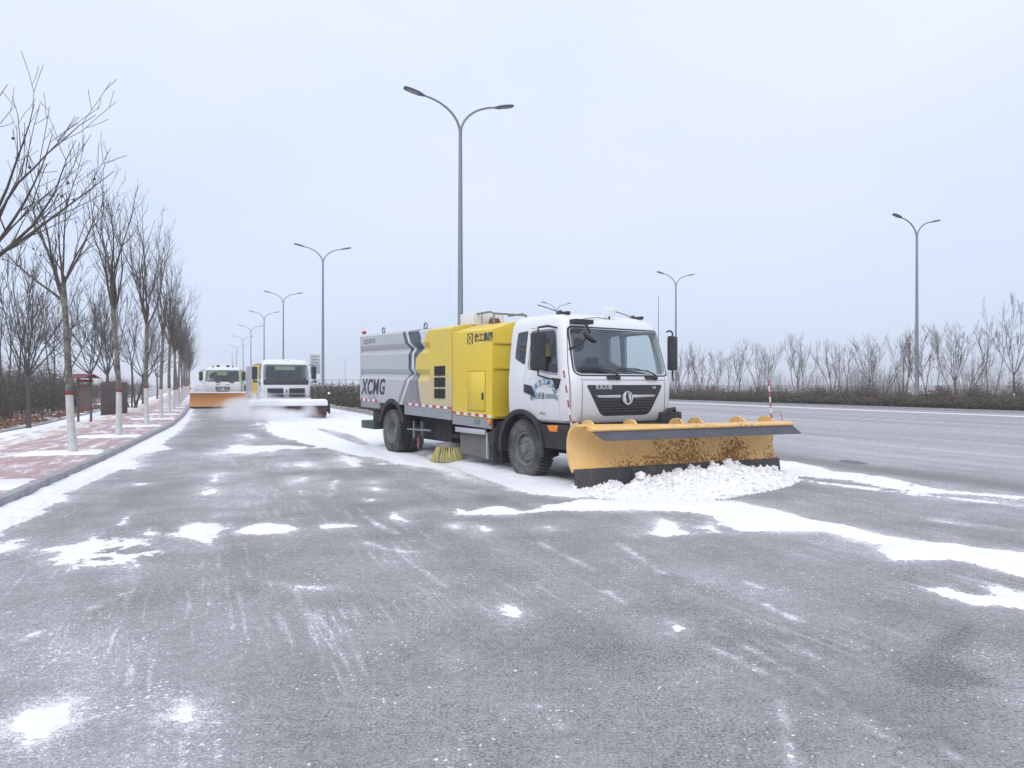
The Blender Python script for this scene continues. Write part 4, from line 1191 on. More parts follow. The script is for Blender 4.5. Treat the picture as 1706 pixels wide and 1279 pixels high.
def make_cab(truck, kind):
    cab = obj('cab', shell, None, truck, (0, -.075 if kind == 'plow' else 0, 0))
    for s, dm, nm in ((-1, door_r, 'door'), (1, door_l, 'door')):
        obj(nm, dm, None, cab)
        dw, qw, sl_ = panes[s]
        obj('side_window', dw, None, cab); obj('quarter_window', qw, None, cab); obj('window_seal', sl_, None, cab)
        mirror(cab, s)
    obj('windscreen', windscreen, None, cab); obj('windscreen_seal', ws_seal, None, cab)
    # inside
    fl = MB().box((.42, 0, 1.03), (1.6, 2.0, .06)); fl.box((.3, 0, 1.22), (1.1, .6, .4))
    obj('cab_floor', fl, M_dash, cab)
    ds = bevelled(MB().prism([(1.24, 1.05), (1.26, 1.66), (1.16, 1.72), (.92, 1.70), (.88, 1.5), (.95, 1.05)], 'y', -1.02, 1.02).mesh('dashboard'), .03, 2)
    obj('dashboard', ds, M_dash, cab)
    for y_ in (-.55, .55):
        st_ = MB(); st_.box((.18, y_, 1.42), (.5, .5, .16)); st_.box((-.08, y_, 1.70), (.13, .48, .52), Matrix.Rotation(R(-8), 3, 'Y')); st_.box((-.13, y_, 2.02), (.10, .28, .14))
        obj('seat', bevelled(st_.mesh('seat'), .04, 2), M_seat, cab)
    sw = MB(); c = Vector((.80, .55, 1.72)); ax = Matrix.Rotation(R(-62), 3, 'Y')
    sw.tube([c + ax @ Vector((0, .22 * math.cos(2 * math.pi * k / 24), .22 * math.sin(2 * math.pi * k / 24))) for k in range(25)], .016, 6)
    for a in (30, 150, 270): sw.tube([c, c + ax @ Vector((0, .22 * math.cos(R(a)), .22 * math.sin(R(a))))], .014, 5)
    sw.tube([c, c + Vector((.25, 0, -.32))], .03, 6)
    obj('steering_wheel', sw.mesh('steering_wheel', 60), M_black, cab)
    # wipers
    for yy, fl_ in ((-.22, -1), (.62, -1)) if kind != 'brush' else ():
        w_ = MB()
        w_.tube([(1.375, yy + .02, 1.70), (1.385, yy + .03, 1.745), (1.355, yy - .12, 1.815), (1.335, yy - .44, 1.835), (1.325, yy - .62, 1.83)], [.02, .014, .011, .009, .008], 6)
        w_.tube([(1.335, yy - .08, 1.80), (1.325, yy - .4, 1.86), (1.315, yy - .76, 1.845)], .008, 5)
        w_.box((1.375, yy - .06, 1.705), (.05, .26, .05)); w_.lathe([(.035, -.03), (.035, .02), (.02, .035), (.001, .035)], 'x', (1.375, yy + .03, 1.70), 10)
        obj('wiper', w_.mesh('wiper', 50), M_black, cab)
    seam = MB().box((1.372, 0, 1.672), (.03, 1.9, .010))
    # bumper and lamps
    bp = bevelled(MB().prism([(.52, .94), (1.05, .955), (1.40, .965), (1.42, .62), (1.1, .56), (.62, .56), (.55, .72)], 'y', -1.13, 1.13).mesh('bumper'), .04, 2)
    obj('bumper', bp, M_dark if kind == 'plow' else M_white, cab)
    ft = MB()
    for s in (-1, 1):
        prof = [(.66 + .10 * t, yy) for t, yy in ((0, 0),)]
        vs, fs = [], []
        n = 20
        for k in range(n + 1):
            a = R(-8 + 196 * k / n)
            for rr, yy in ((.60, .78), (.60, 1.155), (.675, 1.165), (.675, .9)):
                vs.append((rr * math.cos(a), s * yy, .50 + rr * math.sin(a)))
        for k in range(n):
            for j in range(4):
                fs.append((k * 4 + j, k * 4 + (j + 1) % 4, k * 4 + 4 + (j + 1) % 4, k * 4 + 4 + j))
        fs += [(0, 1, 2, 3), (n * 4 + 3, n * 4 + 2, n * 4 + 1, n * 4)]
        f_ = MB().add(vs, fs)
        obj('wheel_arch', f_.mesh('wheel_arch', 40), M_black, cab)
        lens_ = bevelled(MB().prism([(.74, .935), (1.02, .945), (1.0, .84), (.80, .84)], 'y', min(s * 1.10, s * 1.145), max(s * 1.10, s * 1.145)).mesh('marker_light'), .012, 2)
        obj('marker_light', lens_, M_orange, cab)
    return cab

def prism_part(name, poly, axis, a, b, mat, parent, bev=.02):
    return obj(name, bevelled(MB().prism(poly, axis, a, b).mesh(name), bev, 2) if bev else MB().prism(poly, axis, a, b), mat, parent)

# ---------------------------------------------------- the plow truck
WBASE = 5.42
fwx, fwy = .2045, 12.064
fdir = Vector((.5582, -.8297, 0)); ldir = Vector((.8297, .5582, 0))
T1 = Vector((fwx, fwy, 0)) + ldir * 1.15
truck = empty('snow_plow_truck', T1, math.atan2(fdir.y, fdir.x))
tag(truck, 'white-cab sweeper truck with silver and yellow body pushing snow with a yellow plow', 'truck')
cab = make_cab(truck, 'plow')
# grille
obj('grille', grille_plate, None, cab)
for k, z in enumerate((1.475, 1.40, 1.335, 1.29, 1.245, 1.20, 1.155)):
    hw = .70 - max(0, (1.44 - z)) * .62
    if k == 1:
        for s in (-1, 1):
            me = bevelled(MB().prism([(s * .13, 1.375), (s * .13, 1.425), (s * .66, 1.42), (s * .60, 1.385)], 'x', 1.365, 1.385).mesh('chrome_bar'), .008, 2)
            obj('chrome_bar', me, M_chrome, cab)
        continue
    pts = [(1.376 - .045 * (y_ / 1.13) ** 2, y_, z) for y_ in np.linspace(-hw, hw, 11)]
    m = MB().tube(pts, .013, 6)
    obj('grille_slat', m.mesh('grille_slat', 60), M_grille, cab)
emblem(cab, 1.386, 1.375, .11)
lettering('lettering', '东风天锦', .085, (1.389, -.50, 1.545), 'front', M_lwhite, cab)
lettering('lettering', 'KR', .06, (1.384, .62, 1.540), 'front', M_lwhite, cab)
for y_, za, zb in ((-.905, .99, 1.70), (.905, .99, 1.70)):
    obj('panel_seam', MB().tube([(float(np.interp(z_, [q[0] for q in CAB_PROFILE], [q[1] for q in CAB_PROFILE])) - .028, y_, z_) for z_ in np.linspace(za, zb, 9)], .005, 4), M_seam, cab)
obj('panel_seam', MB().tube([(1.374 - .045 * (y_ / 1.13) ** 2, y_, 1.664) for y_ in np.linspace(-.93, .93, 13)], .005, 4), M_seam, cab)
# door lettering and handle
def door_arc(s, c, rad, a0, a1, size, mat):
    n = len(s)
    for k, ch in enumerate(s):
        a = R(a0 + (a1 - a0) * k / (n - 1))
        lettering('lettering', ch, size, (c[0] + rad * math.cos(a), -1.1395, c[1] + rad * math.sin(a) * .9), 'side', mat, cab, 0, .002, 1, 0, a - R(90))
door_arc('市政环卫工程大队', (.66, 1.33), .33, 172, 28, .105, M_lblue)
lettering('lettering', '总质量18000kg', .115, (.70, -1.1395, 1.40), 'side', M_lgrey, cab, 0, .001, .82)
lettering('lettering', '准乘3人', .05, (.62, -1.1395, 1.12), 'side', M_lgrey, cab)
h_ = bevelled(MB().prism([(.09, 1.60), (.31, 1.57), (.42, 1.38), (.09, 1.46)], 'y', -1.150, -1.12).mesh('door_handle'), .02, 2)
obj('door_handle', h_, M_black, cab)
# front down-view mirror, floodlight, roof beacons
m = MB(); m.tube([(1.09, -.93, 2.56), (1.24, -.90, 2.60), (1.33, -.80, 2.52), (1.33, -.74, 2.40)], .018, 8); m.tube([(1.16, -1.02, 2.15), (1.28, -.92, 2.22), (1.33, -.76, 2.36)], .016, 8)
m.box((1.20, -.80, 2.585), (.16, .36, .07))
obj('mirror_arm', m.mesh('mirror_arm', 60), M_black, cab)
m = MB().lathe([(.001, -.05), (.08, -.045), (.125, -.01), (.13, .02), (.11, .03), (.001, .035)], 'z', (0, 0, 0), 24)
obj('front_mirror', m.mesh('front_mirror', 40), M_black, cab, (1.33, -.74, 2.33), (R(-25), R(30), 0))
fl = bevelled(MB().box((0, 0, 0), (.05, .20, .15)).mesh('floodlight'), .012, 2)
M_lens = paint('lamp_lens', (.86, .87, .88), .15, 0, .05)
obj('floodlight', fl, M_lens, cab, (.98, -.02, 2.80), (0, R(10), R(-20)))
m = MB().tube([(.98, -.02, 2.73), (.97, -.02, 2.66)], .018, 6); m.tube([(.97, -.02, 2.68), (1.0, -.3, 2.70), (1.05, -.6, 2.66), (1.1, -.9, 2.58), (1.13, -1.04, 2.45), (1.21, -1.09, 1.95), (1.28, -1.10, 1.6), (1.30, -1.11, 1.2)], .006, 5)
obj('cable', m.mesh('cable', 60), M_black, cab)
for y_ in (-.78, .86):
    m = MB(); m.lathe([(.055, 0), (.05, .05), (.03, .085), (.001, .095)], 'z', (.62, y_, 2.73), 12); m.box((.70, y_, 2.76), (.30, .07, .05)); m.tube([(.60, y_, 2.79), (.45, y_ - .15, 2.87), (.40, y_ - .3, 2.91)], .008, 5); m.box((.62, y_, 2.71), (.2, .2, .08))
    obj('roof_beacon', m.mesh('roof_beacon', 50), M_black, cab)
# striped marker rods on the plow corners
def rod(parent, p0, p1, n=8, r=.014):
    p0, p1 = Vector(p0), Vector(p1)
    o = None
    m = MB()
    for k in range(n):
        m.tube([p0.lerp(p1, k / n), p0.lerp(p1, (k + 1) / n)], r, 7, True, k % 2)
    return obj('marker_rod', m, [M_whitetape, M_redtape], parent)

# wheels and chassis
wheel(truck, 0, -1.15 + .135, True, True); wheel(truck, 0, 1.15 - .135, True, False)
for s in (-1, 1):
    wheel(truck, -WBASE, s * (1.15 - .135), False, s < 0); wheel(truck, -WBASE, s * (1.15 - .44), False, s > 0)
ch = MB()
for s in (-1, 1): ch.box((-3.0, s * .42, .82), (8.6, .08, .26))
ch.box((0, 0, .5), (.16, 1.9, .14)); ch.box((-WBASE, 0, .5), (.3, 1.7, .3)); ch.box((-1.9, .0, .62), (.9, 1.6, .5)); ch.box((-4.0, .1, .60), (1.5, 1.7, .48))
ch.box((-.62, 0, 1.3), (.25, 1.9, .9)); ch.tube([(0, 0, .55), (-WBASE, 0, .6)], .06, 8); ch.box((.75, 0, .66), (1.1, 1.7, .4))
obj('chassis', ch, M_dark, truck)

# hopper with pressed grooves
KZ = .020
def zb(u): return KZ * (-u - 1.0)          # the body rises slightly to the rear
HOP0, HOP1 = -7.34, -2.52
M_hop, nt, p = new_mat('hopper_livery')
tc = N(nt, 'ShaderNodeTexCoord'); sp = N(nt, 'ShaderNodeSeparateXYZ'); L(nt, tc.outputs['Object'], sp.inputs[0])
Xo, Zo = sp.outputs[0], sp.outputs[2]
zz = math_(nt, 'DIVIDE', math_(nt, 'SUBTRACT', Zo, 1.0), 2.0)     # 0..1 for z 1..3
def bound(pts):
    """edge of a printed area: x as a function of z"""
    fc = N(nt, 'ShaderNodeFloatCurve'); cv = fc.mapping.curves[0]
    P_ = [((z - 1.0) / 2.0, (x + 6.0) / 4.0) for z, x in pts]
    cv.points[0].location = P_[0]; cv.points[1].location = P_[-1]
    for q_ in P_[1:-1]: cv.points.new(*q_)
    for q_ in cv.points: q_.handle_type = 'VECTOR'
    fc.mapping.update(); L(nt, zz, fc.inputs['Value'])
    return math_(nt, 'SUBTRACT', math_(nt, 'MULTIPLY', fc.outputs[0], 4.0), 6.0)
b1 = bound([(1.0, -5.25), (1.18, -5.09), (1.80, -4.62), (1.84, -4.50), (2.30, -4.50), (2.36, -4.53), (2.42, -4.62), (2.78, -4.82), (3.0, -4.9)])
b2 = bound([(1.0, -5.08), (1.18, -4.93), (1.80, -4.48), (1.84, -4.36), (2.30, -4.33), (2.36, -4.36), (2.42, -4.45), (2.78, -4.66), (3.0, -4.75)])
b3 = bound([(1.0, -4.97), (1.18, -4.83), (1.80, -4.36), (1.84, -4.22), (2.30, -4.22), (2.36, -4.24), (2.42, -4.32), (2.78, -4.55), (3.0, -4.65)])
b4 = bound([(1.0, -4.02), (1.18, -4.08), (1.74, -4.13), (1.88, -4.2), (2.16, -4.14), (2.30, -3.90), (2.60, -3.88), (2.78, -4.00), (3.0, -4.02)])
b5 = bound([(1.0, -3.82), (1.18, -3.90), (1.74, -4.06), (1.88, -4.18), (2.18, -4.08), (2.30, -3.88), (2.45, -3.80), (2.78, -3.50), (3.0, -3.40)])
nz = noise(nt, tc.outputs['Object'], 2.5, 6, .6); nz2 = noise(nt, tc.outputs['Object'], 20, 4, .6)
low = ramp(nt, zz, [(.30, 1), (.42, 0)])                         # printed fade to grey towards the skirt
dk_top, dk_low = (.035, .065, .085), (.21, .22, .24)
dark = mixc(nt, ramp(nt, zz, [(.38, 0), (.41, 1)]), dk_low, dk_top)
yel = mixc(nt, math_(nt, 'MULTIPLY', low, .7), (.72, .54, .06), (.52, .47, .36))
yel = mixc(nt, ramp(nt, zz, [(.36, .35), (.56, 0)]), yel, (.62, .52, .26))
gt = lambda a, b: math_(nt, 'GREATER_THAN', a, b)
c_ = mixc(nt, gt(Xo, b1), (.47, .485, .515), dark)
c_ = mixc(nt, gt(Xo, b2), c_, (.62, .65, .67))
c_ = mixc(nt, gt(Xo, b3), c_, dark)
c_ = mixc(nt, gt(Xo, b4), c_, mixc(nt, ramp(nt, zz, [(.42, 1), (.7, 0)]), (.62, .65, .68), (.16, .14, .2)))
c_ = mixc(nt, gt(Xo, b5), c_, yel)
dmask = math_(nt, 'MULTIPLY', ramp(nt, nz, [(.4, 0), (.75, 1)]), math_(nt, 'MULTIPLY', nz2, .45))
c_ = mixc(nt, dmask, c_, (.40, .40, .41))
spray_ = math_(nt, 'MULTIPLY', ramp(nt, zz, [(.02, .8), (.14, .35), (.4, .06)]), math_(nt, 'ADD', math_(nt, 'MULTIPLY', nz, .7), math_(nt, 'MULTIPLY', nz2, .35)))
c_ = mixc(nt, spray_, c_, (.33, .32, .31))
L(nt, c_, p.inputs['Base Color']); p.inputs['Roughness'].default_value = .42
p.inputs['Metallic'].default_value = .05

W = 1.15
prof = [(-W, 1.05), (-W, 1.615), (-W + .10, 1.745), (-W, 1.865), (-W, 2.205), (-W + .10, 2.325), (-W, 2.445), (-W, 2.68), (-W + .035, 2.71), (-.62, 2.80)]
flat = [(-W, 1.05), (-W, 1.615), (-W, 1.745), (-W, 1.865), (-W, 2.205), (-W, 2.325), (-W, 2.445), (-W, 2.68), (-W + .035, 2.71), (-.62, 2.80)]
GE = -3.46                                             # where the grooves end
m = MB()
secs = [(HOP0, prof), (HOP0 + .01, prof)] + [(u, prof) for u in (-6.3, -5.4, -4.5, -4.0, GE - .03)] + [(GE, flat), (-3.0, flat), (HOP1, flat)]
full_n = 2 * len(prof)
vs = []
for u, pf in secs:
    row = [(y_, z_) for y_, z_ in pf] + [(-y_, z_) for y_, z_ in pf[::-1]]
    # a second pressed line in the roof and a level floor
    vs += [(u, y_, z_ + zb(u)) for y_, z_ in row]
fs = []
for i in range(len(secs) - 1):
    for k in range(full_n):
        k2 = (k + 1) % full_n
        fs.append((i * full_n + k, i * full_n + k2, (i + 1) * full_n + k2, (i + 1) * full_n + k))
fs += [tuple(range(full_n)), tuple((len(secs) - 1) * full_n + k for k in range(full_n))[::-1]]
hop = m.add(vs, fs).mesh('hopper')
hop = boolean(hop, cyl_y(-WBASE, .56, .70, -2, 2).mesh('c'), 'DIFFERENCE')
finish(hop, 22); hop.materials.clear(); hop.materials.append(M_hop)
hopper = obj('hopper', hop, None, truck)
# rear door edge, roof eyes, rear lamps
obj('tailgate', bevelled(MB().prism([(-W + .02, 1.1), (W - .02, 1.1), (W - .02, 2.66), (.6, 2.78), (-.6, 2.78), (-W + .02, 2.66)], 'x', HOP0 - .06, HOP0 + .0).mesh('tailgate'), .02, 2), M_silver, hopper, (0, 0, zb(HOP0)))
for u in (-6.25, -4.0):
    for s in (-1, 1):
        pts = [(u + .07 * math.cos(a), s * .98, 2.73 + zb(u) + .075 + .07 * math.sin(a)) for a in np.linspace(R(-60), R(240), 14)]
        obj('lifting_eye', MB().tube(pts, .018, 7).mesh('lifting_eye', 60), M_galv, hopper)
for s in (-1, 1): obj('roof_lamp', bevelled(MB().prism([(HOP0 - .02, 2.80), (HOP0 + .16, 2.80), (HOP0 + .08, 2.72)], 'y', min(s * 1.03, s * 1.12), max(s * 1.03, s * 1.12)).mesh('roof_lamp'), .01, 1), M_red, hopper, (0, 0, zb(HOP0) + .02))
lettering('lettering', 'XCMG', .52, (-6.52, -W - .003, 1.40 + zb(-6.6)), 'side', M_ltext, hopper, .22, .017, .90)
lettering('lettering', '徐工环境', .12, (-6.55, -W - .003, 1.145 + zb(-6.6)), 'side', M_lpale, hopper, 0, .002)
lettering('lettering', 'XZJ5180TXS', .155, (-6.72, -W - .003, 2.545 + zb(-6.6)), 'side', M_lgrey, hopper, 0, .001, .86)
# three louvre panels
for k in range(3):
    z0 = 1.83 - k * .235
    m = MB().box((-3.03, -W - .001, z0 + zb(-3)), (.46, .006, .20))
    vent = obj('vent_panel', m, M_seam, hopper)
    for j in range(5):
        lv = MB().box((-3.03, -W - .012, z0 + zb(-3) - .08 + j * .04), (.47, .022, .010), Matrix.Rotation(R(-30), 3, 'X'))
        obj('louvre', lv, M_black, hopper)
    obj('louvre', MB().box((-3.03, -W - .012, z0 + zb(-3)), (.02, .02, .20)), M_black, hopper)
# reflective tape
def tape(u0, u1, z, parent, n, h=.05):
    m = MB(); st_ = (u1 - u0) / n
    for k in range(n):
        ua, ub = u0 + k * st_, u0 + (k + 1) * st_
        m.add([(ua, -W - .003, z - h / 2 + zb(ua)), (ub, -W - .003, z - h / 2 + zb(ub)), (ub, -W - .003, z + h / 2 + zb(ub)), (ua, -W - .003, z + h / 2 + zb(ua))], [(0, 1, 2, 3)], k % 2)
    return obj('reflective_tape', m, [M_redtape, M_whitetape], parent)
tape(-7.3, -6.25, 1.085, hopper, 7, .07); tape(-4.66, -2.54, 1.085, hopper, 13)
# silver skirt
def skirt(name, u0, u1, z0, z1, mat, parent):
    m = MB()
    for u, zz_ in ((u0, 0), (u1, 0)): pass
    m.add([(u0, -W + .005, z0 + zb(u0)), (u1, -W + .005, z0 + zb(u1)), (u1, -W + .005, z1 + zb(u1)), (u0, -W + .005, z1 + zb(u0)), (u0, -W + .05, z0 + zb(u0)), (u1, -W + .05, z0 + zb(u1)), (u1, -W + .05, z1 + zb(u1)), (u0, -W + .05, z1 + zb(u0))],
          [(0, 1, 2, 3), (7, 6, 5, 4), (0, 4, 5, 1), (1, 5, 6, 2), (2, 6, 7, 3), (3, 7, 4, 0)])
    return obj(name, m, mat, parent)
skirt('skirt', -4.72, -2.54, .845, 1.055, M_silver_dk, hopper); skirt('skirt', -7.3, -6.12, .90, 1.045, M_silver_dk, hopper)
for s in (-1, 1):
    vs, fs = [], []; n = 20
    for k in range(n + 1):
        a = R(14 + 152 * k / n)
        for rr, yy in ((.60, .5), (.60, 1.16), (.695, 1.16), (.695, .5)):
            vs.append((-WBASE + rr * math.cos(a), s * yy, .56 + rr * math.sin(a)))
    for k in range(n):
        for j in range(4): fs.append((k * 4 + j, k * 4 + (j + 1) % 4, k * 4 + 4 + (j + 1) % 4, k * 4 + 4 + j))
    fs += [(0, 1, 2, 3), (n * 4 + 3, n * 4 + 2, n * 4 + 1, n * 4)]
    obj('rear_wheel_arch', MB().add(vs, fs).mesh('a', 40), M_black, truck)

# yellow engine house
E0, E1 = -2.50, -1.02
pf = [(-W, .96), (-W, 2.60), (-.62, 2.765), (.62, 2.765), (W, 2.60), (W, .96)]
m = MB(); vs = [(u, y_, z_ + zb(u)) for u in (E0, E1) for y_, z_ in pf]
m.add(vs, [(0, 1, 2, 3, 4, 5), (11, 10, 9, 8, 7, 6)] + [(k, 6 + k, 6 + (k + 1) % 6, (k + 1) % 6) for k in range(6)])
eng = obj('engine_house', bevelled(m.mesh('engine_house'), .018, 2), M_yellow, truck)
lettering('lettering', '徐工集团', .17, (-1.315, -W - .003, 2.455 + zb(-1.3)), 'side', M_ltext, eng, 0, .006, .92)
lg = MB(); c0 = (-1.80, 2.45 + zb(-1.8)); s_ = .105
lg.prism([(c0[0] - s_, c0[1] - s_), (c0[0] + s_, c0[1] - s_), (c0[0] + s_, c0[1] + s_), (c0[0] - s_, c0[1] + s_)], 'y', -W - .003, -W)
logo = obj('logo', lg, M_ltext, eng)
lg2 = MB()
oc = [(c0[0] + .075 * math.cos(R(22.5 + 45 * k)), c0[1] + .02 + .075 * math.sin(R(22.5 + 45 * k))) for k in range(8)]
lg2.prism(oc, 'y', -W - .005, -W - .003)
lg2.prism([(c0[0] - .07, c0[1] - .1), (c0[0] - .03, c0[1] - .1), (c0[0] + .02, c0[1]), (c0[0] - .03, c0[1])], 'y', -W - .0052, -W - .003)
lg2.prism([(c0[0] + .07, c0[1] - .1), (c0[0] + .03, c0[1] - .1), (c0[0] - .02, c0[1]), (c0[0] + .03, c0[1])], 'y', -W - .0054, -W - .003)
obj('logo_mark', lg2, M_yellow, logo)
lg3 = MB().prism([(c0[0] - .04, c0[1] + .045), (c0[0] + .04, c0[1] + .045), (c0[0], c0[1] - .05)], 'y', -W - .007, -W - .005)
obj('logo_mark', lg3, M_ltext, logo)
# access door in the engine house
dz = zb(-1.6)
frame = MB().box((-1.575, -W - .001, 1.455 + dz), (.66, .006, .76))
obj('door_gap', frame, paint('yellow_gap', (.22, .15, .01), .6), eng)
ad = bevelled(MB().box((-1.575, -W - .006, 1.455 + dz), (.635, .016, .735)).mesh('access_door'), .005, 1)
obj('access_door', ad, M_yellow, eng)
obj('door_lock', MB().box((-1.32, -W - .018, 1.36 + dz), (.07, .012, .13)), M_black, eng)
for z_ in (1.66, 1.25): obj('hinge', MB().box((-1.89, -W - .014, z_ + dz), (.045, .02, .085)), M_yellow, eng)
tape(E0 + .02, E1 - .02, 1.005, eng, 10)
skirt('skirt', E0, E1 - .04, .775, .955, M_silver_dk, eng)
obj('lamp_plate', MB().box((-1.55, -W - .0, .88 + dz), (.18, .012, .10)), M_galv, eng)
obj('side_marker', bevelled(MB().box((-1.09, -W - .01, .90), (.09, .05, .10)).mesh('side_marker'), .01, 1), M_orange, eng)
for z_ in (1.02, 1.9, 2.36):
    obj('stiffener', MB().box((E1 + .012, 0, z_), (.03, 2.24, .04)), M_yellow, eng)
m = MB()
for k in range(11): m.box((E1 + .03, -.42, 1.3 + k * .1), (.05, .55, .05))
obj('radiator_grid', m, M_black, eng)
M_rustred = paint('rusty_red', (.17, .05, .045), .7)
obj('roof_frame', bevelled(MB().box((-2.75, -.30, 2.93), (.55, .75, .26)).mesh('roof_frame'), .03, 2), M_white, truck)
m = MB(); m.tube([(-2.5, -.58, 3.03), (-1.98, -.58, 3.03), (-1.86, -.58, 2.99), (-1.84, -.58, 2.80)], .022, 6); m.tube([(-2.5, .2, 3.03), (-1.98, .2, 3.03), (-1.86, .2, 2.99), (-1.84, .2, 2.80)], .022, 6); m.tube([(-1.86, -.58, 2.99), (-1.86, .2, 2.99)], .022, 6); m.tube([(-2.3, -.58, 3.03), (-2.3, -.58, 2.80)], .012, 6)
obj('roof_rail', m.mesh('roof_rail', 50), M_galv, truck)
obj('roof_beacon', bevelled(MB().box((-2.0, -.45, 2.86), (.12, .12, .10)).mesh('roof_beacon'), .02, 2), M_rustred, truck)
obj('exhaust_elbow', MB().tube([(-2.2, -.3, 2.74), (-2.2, -.3, 2.84), (-2.35, -.3, 2.88)], .09, 10).mesh('e', 50), M_rustred, truck)

# things hung under the body
prism_part('nozzle_cover', [(-2.42, .22), (-1.32, .20), (-1.32, .66), (-2.42, .66)], 'y', -1.02, -.5, paint('dirty_steel', (.16, .16, .155), .7, .2, .8, (.08, .07, .06), 5), truck)
obj('nozzle_rail', bevelled(MB().box((-1.88, -1.10, .70), (1.12, .05, .10)).mesh('nozzle_rail'), .008, 1), M_silver, truck)
obj('nozzle_rail', bevelled(MB().box((-1.33, -1.05, .45), (.03, .06, .5)).mesh('nozzle_rail'), .006, 1), M_silver, truck)
obj('support_bar', MB().tube([(-4.75, -1.05, .58), (-3.7, -1.0, .60)], .022, 7).mesh('s', 50), M_galv, truck)
obj('support_bar', MB().tube([(-4.45, -1.04, .40), (-4.45, -1.04, .78)], .02, 7).mesh('s', 50), M_galv, truck)
cw = MB().lathe([(.07, -.045), (.13, -.045), (.165, -.03), (.165, .03), (.13, .045), (.07, .045)], 'y', (0, 0, 0), 24)
caster = obj('caster_wheel', cw.mesh('caster_wheel', 40), M_dark, truck, (-4.28, -.98, .30), (0, 0, R(-18)))
obj('caster_rim', MB().lathe([(.125, -.047), (.075, -.05), (.07, -.02), (.001, -.02)], 'y', n=20), M_redtape, caster)
obj('caster_bracket', MB().box((-4.28, -.92, .52), (.06, .05, .5)), M_galv, truck)
mf = bevelled(MB().box((-.98, -.95, .48), (.03, .42, .66)).mesh('mud_flap'), .008, 1)
obj('mud_flap', mf, M_black, truck); obj('mud_flap', MB().box((-.72, -.95, .52), (.03, .40, .62)), M_black, truck)
prism_part('battery_box', [(-1.28, .32), (-.80, .32), (-.80, .92), (-1.28, .92)], 'y', -1.0, -.5, M_dark, truck)
obj('air_tank', MB().lathe([(.001, -.1), (.13, -.1), (.15, -.07), (.15, .07), (.13, .1), (.001, .1)], 'y', (-1.12, -1.0, .60), 20).mesh('air_tank', 40), M_dark, truck)
gl = bevelled(MB().box((-6.9, -.9, .58), (.85, .45, .20)).mesh('rear_step'), .02, 2)
obj('rear_step', gl, paint('dark_green', (.02, .045, .035), .5), truck)
obj('tail_box', bevelled(MB().box((-6.55, -.85, .80), (.4, .4, .3)).mesh('tail_box'), .02, 2), M_dark, truck)
obj('rear_bumper', MB().box((-7.25, 0, .56), (.12, 2.2, .14)), M_dark, truck)
obj('brush_arm', MB().box((-2.75, -.75, .52), (.6, .12, .08), Matrix.Rotation(R(10), 3, 'Z')), M_dark, truck)
# side broom with splayed bristle bundles
M_br_y = paint('yellow_bristle', (.42, .40, .06), .8, 0, .5, (.55, .53, .45), 8)
M_br_o = paint('pale_bristle', (.50, .44, .30), .8, 0, .5, (.4, .3, .2), 8)
bc = Vector((-2.98, -.98, 0))
hub = MB().lathe([(.001, .40), (.10, .40), (.12, .37), (.23, .37), (.245, .34), (.23, .305), (.001, .305)], 'z', tuple(bc), 28)
broom = obj('side_broom', hub.mesh('side_broom', 40), paint('broom_plate', (.20, .17, .16), .7, 0, .7), truck)
rb = random.Random(3)
for k in range(30):
    a = 2 * math.pi * k / 30
    m = MB()
    for j in range(16):
        aa = a + rb.gauss(0, .05); r0 = .215 + rb.uniform(-.02, .02); r1 = .33 + rb.gauss(0, .025)
        ca, sa = math.cos(aa), math.sin(aa)
        m.tube([bc + Vector((r0 * math.cos(a), r0 * math.sin(a), .33)), bc + Vector(((r0 * .4 + r1 * .6) * ca, (r0 * .4 + r1 * .6) * sa, .14)), bc + Vector((r1 * math.cos(aa + .06), r1 * math.sin(aa + .06), rb.uniform(.005, .03)))], [.008, .0065, .004], 3, cap=False)
    obj('bristle_bundle', m, M_br_y if k % 2 else M_br_o, broom)

# ---------------------------------------------------- plow blade: local a along the blade, b forward, z up
M_plow, nt, p = new_mat('plow_yellow')
tc = N(nt, 'ShaderNodeTexCoord'); ob = tc.outputs['Object']; sp = N(nt, 'ShaderNodeSeparateXYZ'); L(nt, ob, sp.inputs[0])
n1 = noise(nt, ob, 24, 5, .68); n2 = noise(nt, ob, 2.1, 4, .55); n3 = noise(nt, ob, 5, 5, .6)
mpn = N(nt, 'ShaderNodeMapping'); mpn.inputs['Scale'].default_value = (9, 9, 1.1); L(nt, ob, mpn.inputs[0]); n4 = noise(nt, mpn.outputs[0], 1.6, 5, .6)
base = mixc(nt, ramp(nt, n3, [(.3, 0), (.7, 1)]), (.75, .46, .15), (.80, .53, .22))
base = mixc(nt, math_(nt, 'MULTIPLY', ramp(nt, n4, [(.45, 0), (.75, 1)]), .35), base, (.58, .42, .25))
xr_ = ramp(nt, math_(nt, 'DIVIDE', sp.outputs[0], 4.1), [(.03, .0), (.2, .10), (.45, .19), (.8, .20), (.98, .12)])
zr_ = ramp(nt, sp.outputs[2], [(.28, .15), (.55, .04), (.9, -.08)])
k = math_(nt, 'ADD', math_(nt, 'ADD', math_(nt, 'MULTIPLY', n1, .8), math_(nt, 'MULTIPLY', n2, .35)), math_(nt, 'ADD', xr_, zr_))
rust = ramp(nt, k, [(.80, 0), (.88, 1)])
rc = mixc(nt, n3, (.17, .075, .03), (.36, .20, .07))
L(nt, mixc(nt, rust, base, rc), p.inputs['Base Color'])
L(nt, ramp(nt, rust, [(0, .5), (1, .9)]), p.inputs['Roughness'])
bump(nt, p, rust, .2, .003)

